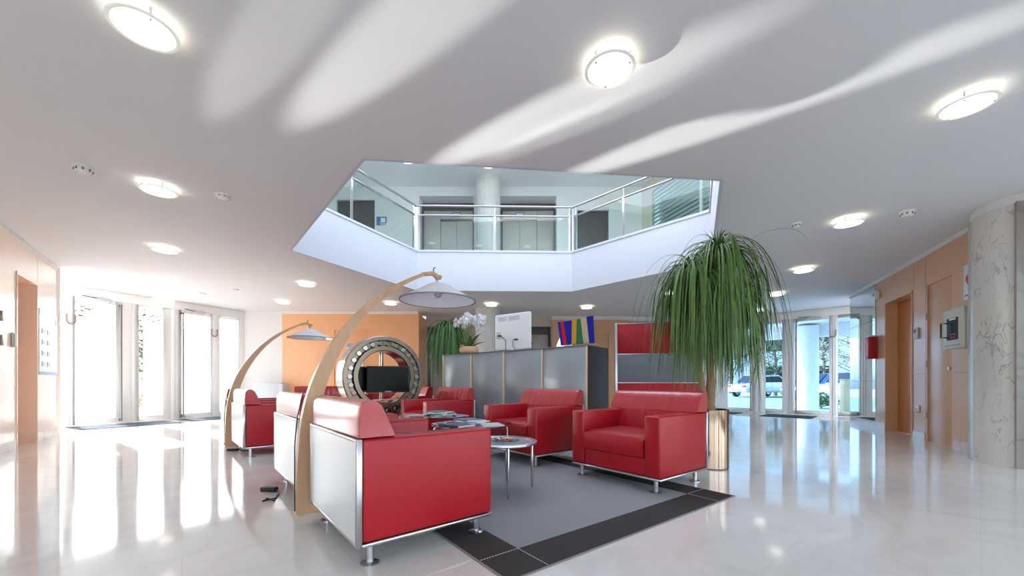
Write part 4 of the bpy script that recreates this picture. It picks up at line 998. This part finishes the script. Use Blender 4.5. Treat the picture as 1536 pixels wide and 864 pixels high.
# ------------------------------------------------------------------ palms
def palm_leaves(m, crowns, rnd, wscale=1.0):
    for (cx, cy, cz), n, ln0, ln1, up0, up1 in crowns:
        for i in range(n):
            az = rnd.random()*2*PI; th = R(rnd.uniform(up0, up1)); ln = rnd.uniform(ln0, ln1); w = rnd.uniform(.010, .019)*wscale
            rate = rnd.uniform(4.5, 11.0)
            tgt = -R(rnd.uniform(80, 90))
            n_ = 18; p = Vector((cx+.02*math.cos(az), cy+.02*math.sin(az), cz+rnd.uniform(-.05, .06))); vs = []; fs = []; ca, sa = math.cos(az), math.sin(az); a_w = rnd.uniform(-.5, .5)
            t_ = th; azc = az
            for j in range(n_+1):
                u = j/n_; ww = w*(.8+.2*min(1, u*4))*(1 if u < .5 else max(.08, 1-(u-.5)/.5))
                ca, sa = math.cos(azc), math.sin(azc); side = Vector((-sa, ca, 0))
                nrm = Vector((-math.sin(t_)*ca, -math.sin(t_)*sa, math.cos(t_)))
                vs += [p-side*ww/2+nrm*ww*.2, p, p+side*ww/2+nrm*ww*.2]
                p = p+Vector((math.cos(t_)*ca, math.cos(t_)*sa, math.sin(t_)))*(ln/n_)
                t_ += (tgt-t_)*rate/n_*(.75+.9*u); azc += a_w*.9/n_*(1+1.5*math.sin(9*u+a_w*8))
            for j in range(n_):
                for q in range(2): fs.append((j*3+q, j*3+q+1, (j+1)*3+q+1, (j+1)*3+q))
            m.add(vs, fs, True)
PX, PY = 1.97, 3.93
t = thing('potted_palm', 'tall ponytail palm in a polished steel planter behind the right armchair', 'plant', (PX, PY, 0))
pl_ = MB().lathe([(0, .004), (.172, .004), (.178, .01), (.178, .57), (.174, .575), (.165, .57), (.165, .5), (0, .5)], seg=56).build('planter', M['gold'], t)
MB().lathe([(0, 0), (.17, 0), (.17, .012), (0, .012)], seg=40).build('base_ring', M['black'], pl_)
MB().lathe([(0, .5), (.164, .5), (.164, .52), (0, .535)], seg=32).build('soil', M['soil'], t)
MB().tube([(0, 0, .5), (.0, 0, .62), (.02, .01, .9), (.0, .02, 1.3), (.03, 0, 1.7), (.08, .0, 2.0), (.09, 0, 2.1)], [.075, .05, .034, .03, .026, .022, .015], 12).build('trunk', M['bark'], t)
MB().tube([(-.03, 0, .52), (-.08, -.02, .8), (-.13, .0, 1.2), (-.12, 0, 1.6), (-.13, -.02, 1.86)], [.04, .03, .026, .022, .014], 12).build('trunk', M['bark'], t)
MB().tube([(.02, -.02, 1.3), (.07, -.06, 1.45), (.08, -.09, 1.62)], [.02, .018, .012], 10).build('branch', M['bark'], t)
rnd = random.Random(11); v = MB()
palm_leaves(v, [((.09, 0, 2.1), 210, 1.0, 1.75, 5, 88), ((-.18, -.02, 1.93), 190, .8, 1.5, 0, 85), ((.08, -.1, 1.68), 170, .7, 1.25, -5, 80), ((.24, .08, 1.8), 130, .7, 1.4, 0, 80), ((-.1, .1, 1.5), 90, .6, .95, -5, 70)], rnd)
for i in range(46): strap(v, (.1+rnd.uniform(-.05, .15), .02, rnd.uniform(1.35, 1.7)), R(rnd.uniform(-75, 100)), R(rnd.uniform(10, 60)), rnd.uniform(.85, 1.15), .012, lambda u: -R(175)*(1-u)**2*3*.75, 16, .1)
# one stray long leaf to the right, and a few short upright ones at the crown
for az, th, ln in ((-5, 32, .95),): strap(v, (.1, 0, 2.08), R(az), R(th), ln, .012, lambda u: -R(210)*u*u*1.6, 20, .1)
for i in range(26): strap(v, (.09, 0, 2.1), rnd.random()*6.28, R(rnd.uniform(55, 88)), rnd.uniform(.14, .3), .014, lambda u: -R(rnd.uniform(30, 120))*u, 8, .1)
v.build('foliage', M['leaf'], t)
t = thing('potted_palm', 'smaller ponytail palm behind the far end of the counter', 'plant', (-1.30, 8.02, 0))
MB().lathe([(0, 0), (.15, 0), (.19, .5), (.18, .5), (.16, .44), (0, .44)], seg=36).build('planter', M['lacq'], t)
MB().lathe([(0, .44), (.165, .44), (.16, .46), (0, .47)], seg=32).build('soil', M['soil'], t)
MB().tube([(0, 0, .44), (.0, .0, .8), (-.02, 0, 1.3), (0, 0, 1.93)], [.06, .04, .03, .02], 12).build('trunk', M['bark'], t)
v = MB(); palm_leaves(v, [((0, 0, 1.95), 250, .8, 1.5, 10, 88), ((.06, -.06, 1.65), 150, .6, 1.1, 5, 75)], random.Random(5), 1.3)
v.build('foliage', M['leaf2'], t)
# ------------------------------------------------------------------ floor mats, white unit
def floor_mat(label, cx, cy, w, l, rz):
    t = thing('door_mat', label, 'mat', (cx, cy, 0), rz, 'entrance mats')
    MB().box(-w/2, w/2, -l/2, l/2, 0, .008).build('pile', M['mat'], t)
    MB().box(-w/2-.025, w/2+.025, -l/2-.025, -l/2, 0, .006).box(-w/2-.025, w/2+.025, l/2, l/2+.025, 0, .006).box(-w/2-.025, -w/2, -l/2, l/2, 0, .006).box(w/2, w/2+.025, -l/2, l/2, 0, .006).build('edging', M['rubber'], t)
def in_front(line, px, off): p = line.P(line.at(px, off), off); return p[0], p[1]
x, y = in_front(RF, 1182, .8); floor_mat('dark mat in front of the right glass doors', x, y, 1.0, .85, RF.rot)
x, y = in_front(RF, 1086, .7); floor_mat('dark mat at the right doors, half behind the palm', x, y, .7, .7, RF.rot)
x, y = in_front(LF, 190, .65); floor_mat('grey mat in front of the left glass doors', x, y, 1.4, .8, LF.rot)
x, y = in_front(LF, 322, .5); floor_mat('grey mat at the far leaf of the left doors', x, y, 1.1, .7, LF.rot)
t = thing('radiator_unit', 'low white cabinet in front of the white wall', 'cabinet', (-6.05, 9.85, 0))
MB().box(-.36, .36, -.14, .14, .05, .83).build('body', M['lacq'], t, bevel=.012)
MB().box(.30, .40, -.15, .15, 0, .80).build('end_panel', M['vent'], t, bevel=.01)
MB().box(-.34, .28, -.11, .11, .0, .05).build('plinth', M['dark'], t)
MB().box(-.15, -.02, -.147, -.14, .7, .73).build('handle', M['vent'], t)
o = MB().box(0, .42, 0, .008, 0, .6).build('wall_poster', M['poster']); OWL.place(o, OWL.at(545), .004, 1.25); tag(o, 'white poster with blue band on the orange door', 'poster')
MB().box(0, .42, .008, .01, .5, .6).build('header', M['posterblue'], o)
# ------------------------------------------------------------------ outdoors
struct(MB().box(-60, 60, -25, 70, -.2, -.125).build('ground', M['pave']), 'pale paving outside', 'ground')
def out_column(label, x, y, r=.36, h=2.75):
    o = MB().cyl((0, 0, 0), r, h, 32).build('column_outside', M['outwhite'], loc=(x, y, -.12)); return struct(o, label, 'column')
def at_px(px, Y): return (kx(px)*Y, Y)
out_column('white round column outside the left doors, nearer', *at_px(140, 11.2), .42)
out_column('white round column outside the left doors, farther', *at_px(238, 12.2), .35)
out_column('white round column outside the far left leaf', *at_px(297, 13.6), .5)
out_column('white round column outside the right doors', *at_px(1211, 12.6), .30)
def tree(label, x, y, h, cr, m, n=900, bare=False, seed=1):
    rnd = random.Random(seed); t = thing('outdoor_tree', label, 'tree', (x, y, -.12))
    MB().tube([(0, 0, .002), (0, 0, .2), (.05, 0, h*.3), (0, .1, h*.55), (.05, 0, h*.8)], [.14, .13, .11, .08, .03], 10).build('trunk', M['trunk'], t)
    v = MB()
    for i in range(26):
        az = rnd.random()*6.28; z0 = h*rnd.uniform(.25, .7); l = cr*rnd.uniform(.6, 1.1); e = rnd.uniform(.2, .9)
        p1 = Vector((l*.5*math.cos(az), l*.5*math.sin(az), z0+l*.4*e)); p2 = Vector((l*math.cos(az+.3), l*math.sin(az+.3), z0+l*.9*e))
        v.tube([(0, 0, z0), p1, p2], [.035, .02, .006], 6)
        for q in range(5):
            b = p1.lerp(p2, rnd.random()); v.tube([b, b+Vector((rnd.uniform(-.5, .5), rnd.uniform(-.5, .5), rnd.uniform(0, .6)))*cr*.4], [.01, .004], 5)
    v.build('branches', M['trunk'], t)
    v = MB()
    for i in range(n):
        d = Vector((rnd.gauss(0, 1), rnd.gauss(0, 1), rnd.gauss(0, 1))).normalized()*cr*(rnd.random()**.4)
        c0 = Vector((0, 0, h*.62))+Vector((d.x, d.y, d.z*.75*h/(2*cr)*1.1)); s_ = rnd.uniform(.06, .13)
        e = Matrix.Rotation(rnd.random()*6.28, 3, 'Z') @ Matrix.Rotation(rnd.random()*3, 3, 'X')
        v.add([c0+e @ Vector(p) for p in ((-s_, 0, 0), (0, -s_*.5, .01), (s_, 0, 0), (0, s_*.5, .01))], [(0, 1, 2, 3)])
    v.build('crown', m, t)
tree('green tree seen through the fixed leaf of the left doors', *at_px(222, 21), 5, 1.4, M['hedge'], 1400, seed=2)
tree('green tree at the edge of the nearer left door glass', *at_px(112, 16), 4.2, 1.0, M['hedge'], 1000, seed=3)
tree('pale winter tree outside the right door', *at_px(1236, 29), 6, 2.0, M['hedge2'], 700, seed=4)
tree('bare winter tree beyond the window by the mirror', *at_px(1280, 24), 6, 2.0, M['hedge2'], 600, seed=5)
tree('dark green tree outside the window beside the palm', *at_px(1163, 28), 6, 1.5, M['hedge'], 1200, seed=6)
tree('tree outside the right doors behind the palm leaves', *at_px(1095, 34), 7, 2.2, M['hedge'], 1400, seed=8)
def bush(label, x, y, r, m, seed):
    rnd = random.Random(seed); v = MB()
    for i in range(500):
        d = Vector((rnd.gauss(0, 1), rnd.gauss(0, 1), abs(rnd.gauss(0, 1)))).normalized()*r*(rnd.random()**.3); s_ = rnd.uniform(.04, .08)
        e = Matrix.Rotation(rnd.random()*6.28, 3, 'Z') @ Matrix.Rotation(rnd.random()*3, 3, 'X')
        v.add([d+Vector((0, 0, .09))+e @ Vector(p) for p in ((-s_, 0, 0), (0, -s_*.5, .01), (s_, 0, 0), (0, s_*.5, .01))], [(0, 1, 2, 3)])
    t = thing('outdoor_shrub', label, 'shrub', (x, y, -.12)); v.build('foliage', m, t); MB().tube([(0, 0, .002), (0, 0, r*.7)], .03, 6).build('stem', M['trunk'], t)
bush('low flowering shrub outside the middle of the left front', *at_px(227, 14.5), .6, M['hedge2'], 4)
bush('low shrub outside the nearer left door', *at_px(179, 13), .5, M['hedge2'], 5)
bush('green shrub on the lawn outside the right door', *at_px(1232, 14.5), .5, M['hedge'], 6)
# cars
def car(label, x, y, rz, m):
    t = thing('parked_car', label, 'car', (x, y, -.12), rz)
    prof = [(-2.1, .32), (-2.12, .62), (-2.0, .84), (-1.3, .92), (-.75, 1.4), (.55, 1.43), (1.2, .95), (1.95, .82), (2.12, .6), (2.1, .32)]
    MB().prism(prof, -.82, .82, 'y').build('body', m, t, bevel=.07, seg=3)
    wn = MB().prism([(-1.05, .95), (-.7, 1.33), (.5, 1.36), (.98, .97)], -.828, .828, 'y').build('side_windows', M['carglass'], t)
    MB().prism([(-1.32, .96), (-.82, 1.37), (-.8, 1.39), (-1.36, .95)], -.7, .7, 'y').prism([(.62, 1.38), (1.16, .99), (1.19, 1.0), (.65, 1.41)], -.7, .7, 'y').build('windscreen', M['carglass'], t)
    for sx in (-1.3, 1.3):
        for sy in (-.78, .78):
            wv = MB().lathe([(0, -.1), (.26, -.1), (.31, -.06), (.31, .06), (.26, .1), (0, .1)], (0, 0, 0), 28, 'y').build('wheel', M['rubber'], t, loc=(sx, sy, .31))
            MB().lathe([(0, -.104), (.18, -.104), (.18, .104), (0, .104)], (0, 0, 0), 20, 'y').build('hubcap', M['alu'], wv)
    for sy in (-.6, .6): MB().box(2.06, 2.13, sy-.15, sy+.15, .62, .74).build('headlight', M['cream'], t, bevel=.01)
    for sy in (-.6, .6): MB().box(-2.13, -2.06, sy-.13, sy+.13, .64, .78).build('tail_light', M['firered'], t, bevel=.01)
car('blue car parked outside the right entrance door', *at_px(1240, 20.5), R(12), M['carblue'])
car('silver car parked outside beyond the window by the mirror', *at_px(1300, 17.5), R(12), M['carwhite'])
car('silver car parked outside beyond the palm-side window', *at_px(1143, 26), R(15), M['carwhite'])
t = thing('bollard', 'pale timber litter post outside the window by the mirror', 'bollard', (*at_px(1270, 12.2), -.12))
MB().box(-.14, .14, -.1, .1, 0, 1.02).build('post', M['post'], t, bevel=.02)
MB().box(-.15, .15, -.11, .11, 1.02, 1.06).build('cap', M['post'], t, bevel=.015)
# canopy beams over the right entrance, far buildings
RC2 = Line(RF.P(0, -3.2)[:2], RF.P(RF.len, -3.2)[:2])
o = MB().box(-1.5, RF.len+1.5, -.3, .0, 2.3, 2.7).build('canopy_beam', M['outwhite']); struct(RC2.place(o), 'white canopy beam outside the right doors', 'beam')
o = MB().box(-1.5, RF.len+1.5, -.2, 3.0, 2.7, 2.85).build('roof_canopy', M['outwhite']); struct(RC2.place(o), 'white canopy outside the right doors', 'canopy')
def building(label, x, y, w, d_, h, rz):
    t = thing('building', label, 'building', (x, y, -.12), rz)
    MB().box(-w/2, w/2, 0, d_, 0, h).build('wall', M['outwhite'], t)
    MB().box(-w/2-.3, w/2+.3, -.3, d_+.3, h, h+.25).build('roof', M['vent'], t)
    for i in range(4):
        x0 = -w/2+w*(i+.2)/4
        for z in (1.0, 3.8):
            wf = MB().box(x0, x0+w*.14, -.03, .0, z, z+1.5).build('window', M['frame'], t); MB().box(x0+.06, x0+w*.14-.06, -.04, -.03, z+.06, z+1.44).build('pane', M['carglass'], wf)
struct(MB().box(-30, -8, 26, 26.4, -.2, 3.2).build('wall_garden', M['outwhite']), 'long white garden wall beyond the left doors', 'wall')
building('white building outside beyond the right doors', 26, 36, 16, 8, 7, R(-25))
tag(MB().box(8, 40, 13, 30, -.199, -.1205).build('lawn', M['grass']), 'lawn outside the right doors', 'lawn', None, 'stuff')
# ------------------------------------------------------------------ light
w = bpy.data.worlds.new('World'); S.world = w; w.use_nodes = True; t = w.node_tree; t.nodes.clear()
o = t.nodes.new('ShaderNodeOutputWorld'); bg = t.nodes.new('ShaderNodeBackground'); sk = t.nodes.new('ShaderNodeTexSky')
sk.sky_type = 'NISHITA'; sk.sun_disc = False
SUN_EL, SUN_AZ = R(26), Vector((-.81, .58))       # sun stands beyond the left doors
sk.sun_elevation = SUN_EL; sk.sun_rotation = math.atan2(SUN_AZ.x, SUN_AZ.y)
sk.air_density = 1; sk.dust_density = 2.5; sk.ozone_density = 1
hs = t.nodes.new('ShaderNodeHueSaturation'); hs.inputs['Saturation'].default_value = .38
t.links.new(sk.outputs[0], hs.inputs['Color']); tn = t.nodes.new('ShaderNodeMix'); tn.data_type = 'RGBA'; tn.blend_type = 'MULTIPLY'; tn.inputs['Factor'].default_value = 1; tn.inputs['B'].default_value = (.93, .99, 1.07, 1); t.links.new(hs.outputs[0], tn.inputs['A']); t.links.new(tn.outputs['Result'], bg.inputs['Color']); bg.inputs['Strength'].default_value = 1.05
t.links.new(bg.outputs[0], o.inputs['Surface'])
sd = bpy.data.lights.new('sun', 'SUN'); sd.energy = 11; sd.angle = R(.6); sd.color = (.99, .98, .97)
so = bpy.data.objects.new('sun', sd); COL.objects.link(so)
dirv = Vector((-SUN_AZ.x*math.cos(SUN_EL), -SUN_AZ.y*math.cos(SUN_EL), -math.sin(SUN_EL)))
so.rotation_euler = dirv.to_track_quat('-Z', 'Y').to_euler()
# spot lamps added outside the left doors, standing in for sun glints on the ceiling
def glint(px0, py0, px1, py1, door_px, width, power, stretch=2):
    a, b = Vector(ceil_pt(px0, py0)), Vector(ceil_pt(px1, py1)); c = (a+b)/2
    f = Vector(LF.P(LF.at(door_px))[:2]); d = (c-f).normalized(); s0 = f-d*1.1       # comes in through one pane
    s0 = Vector((s0.x, s0.y, .12)); tgt = Vector((c.x, c.y, CEIL))
    ld_ = bpy.data.lights.new('glint_spot', 'SPOT'); ld_.energy = power; ld_.spot_size = 2*math.atan(width/2/(tgt-s0).length); ld_.spot_blend = .8; ld_.shadow_soft_size = .03; ld_.color = (1, .97, .93)
    lo = bpy.data.objects.new('glint_spot', ld_); COL.objects.link(lo); lo.location = s0; lo.rotation_euler = (tgt-s0).to_track_quat('-Z', 'Y').to_euler(); lo.scale = (1, stretch, 1)
glint(660, 225, 1030, 105, 216, .45, 13000, 1.5)
glint(930, 236, 1290, 112, 308, .42, 17000, 1.8)
glint(760, 225, 960, 150, 232, .3, 5000, 1.6)
glint(510, 110, 690, 5, 143, .5, 7500, 1.5)
glint(330, 130, 470, 10, 122, .4, 2600, 1.5)
S.view_settings.view_transform = 'Standard'; S.view_settings.look = 'None'; S.view_settings.gamma = 1; S.view_settings.use_curve_mapping = False
S.view_settings.exposure = 0.24
S.cycles.max_bounces = 10; S.cycles.diffuse_bounces = 6; S.cycles.glossy_bounces = 5; S.cycles.transparent_max_bounces = 16
S.cycles.caustics_reflective = False; S.cycles.caustics_refractive = False
S.cycles.sample_clamp_indirect = 8
S.cycles.use_denoising = True
bpy.context.view_layer.update()
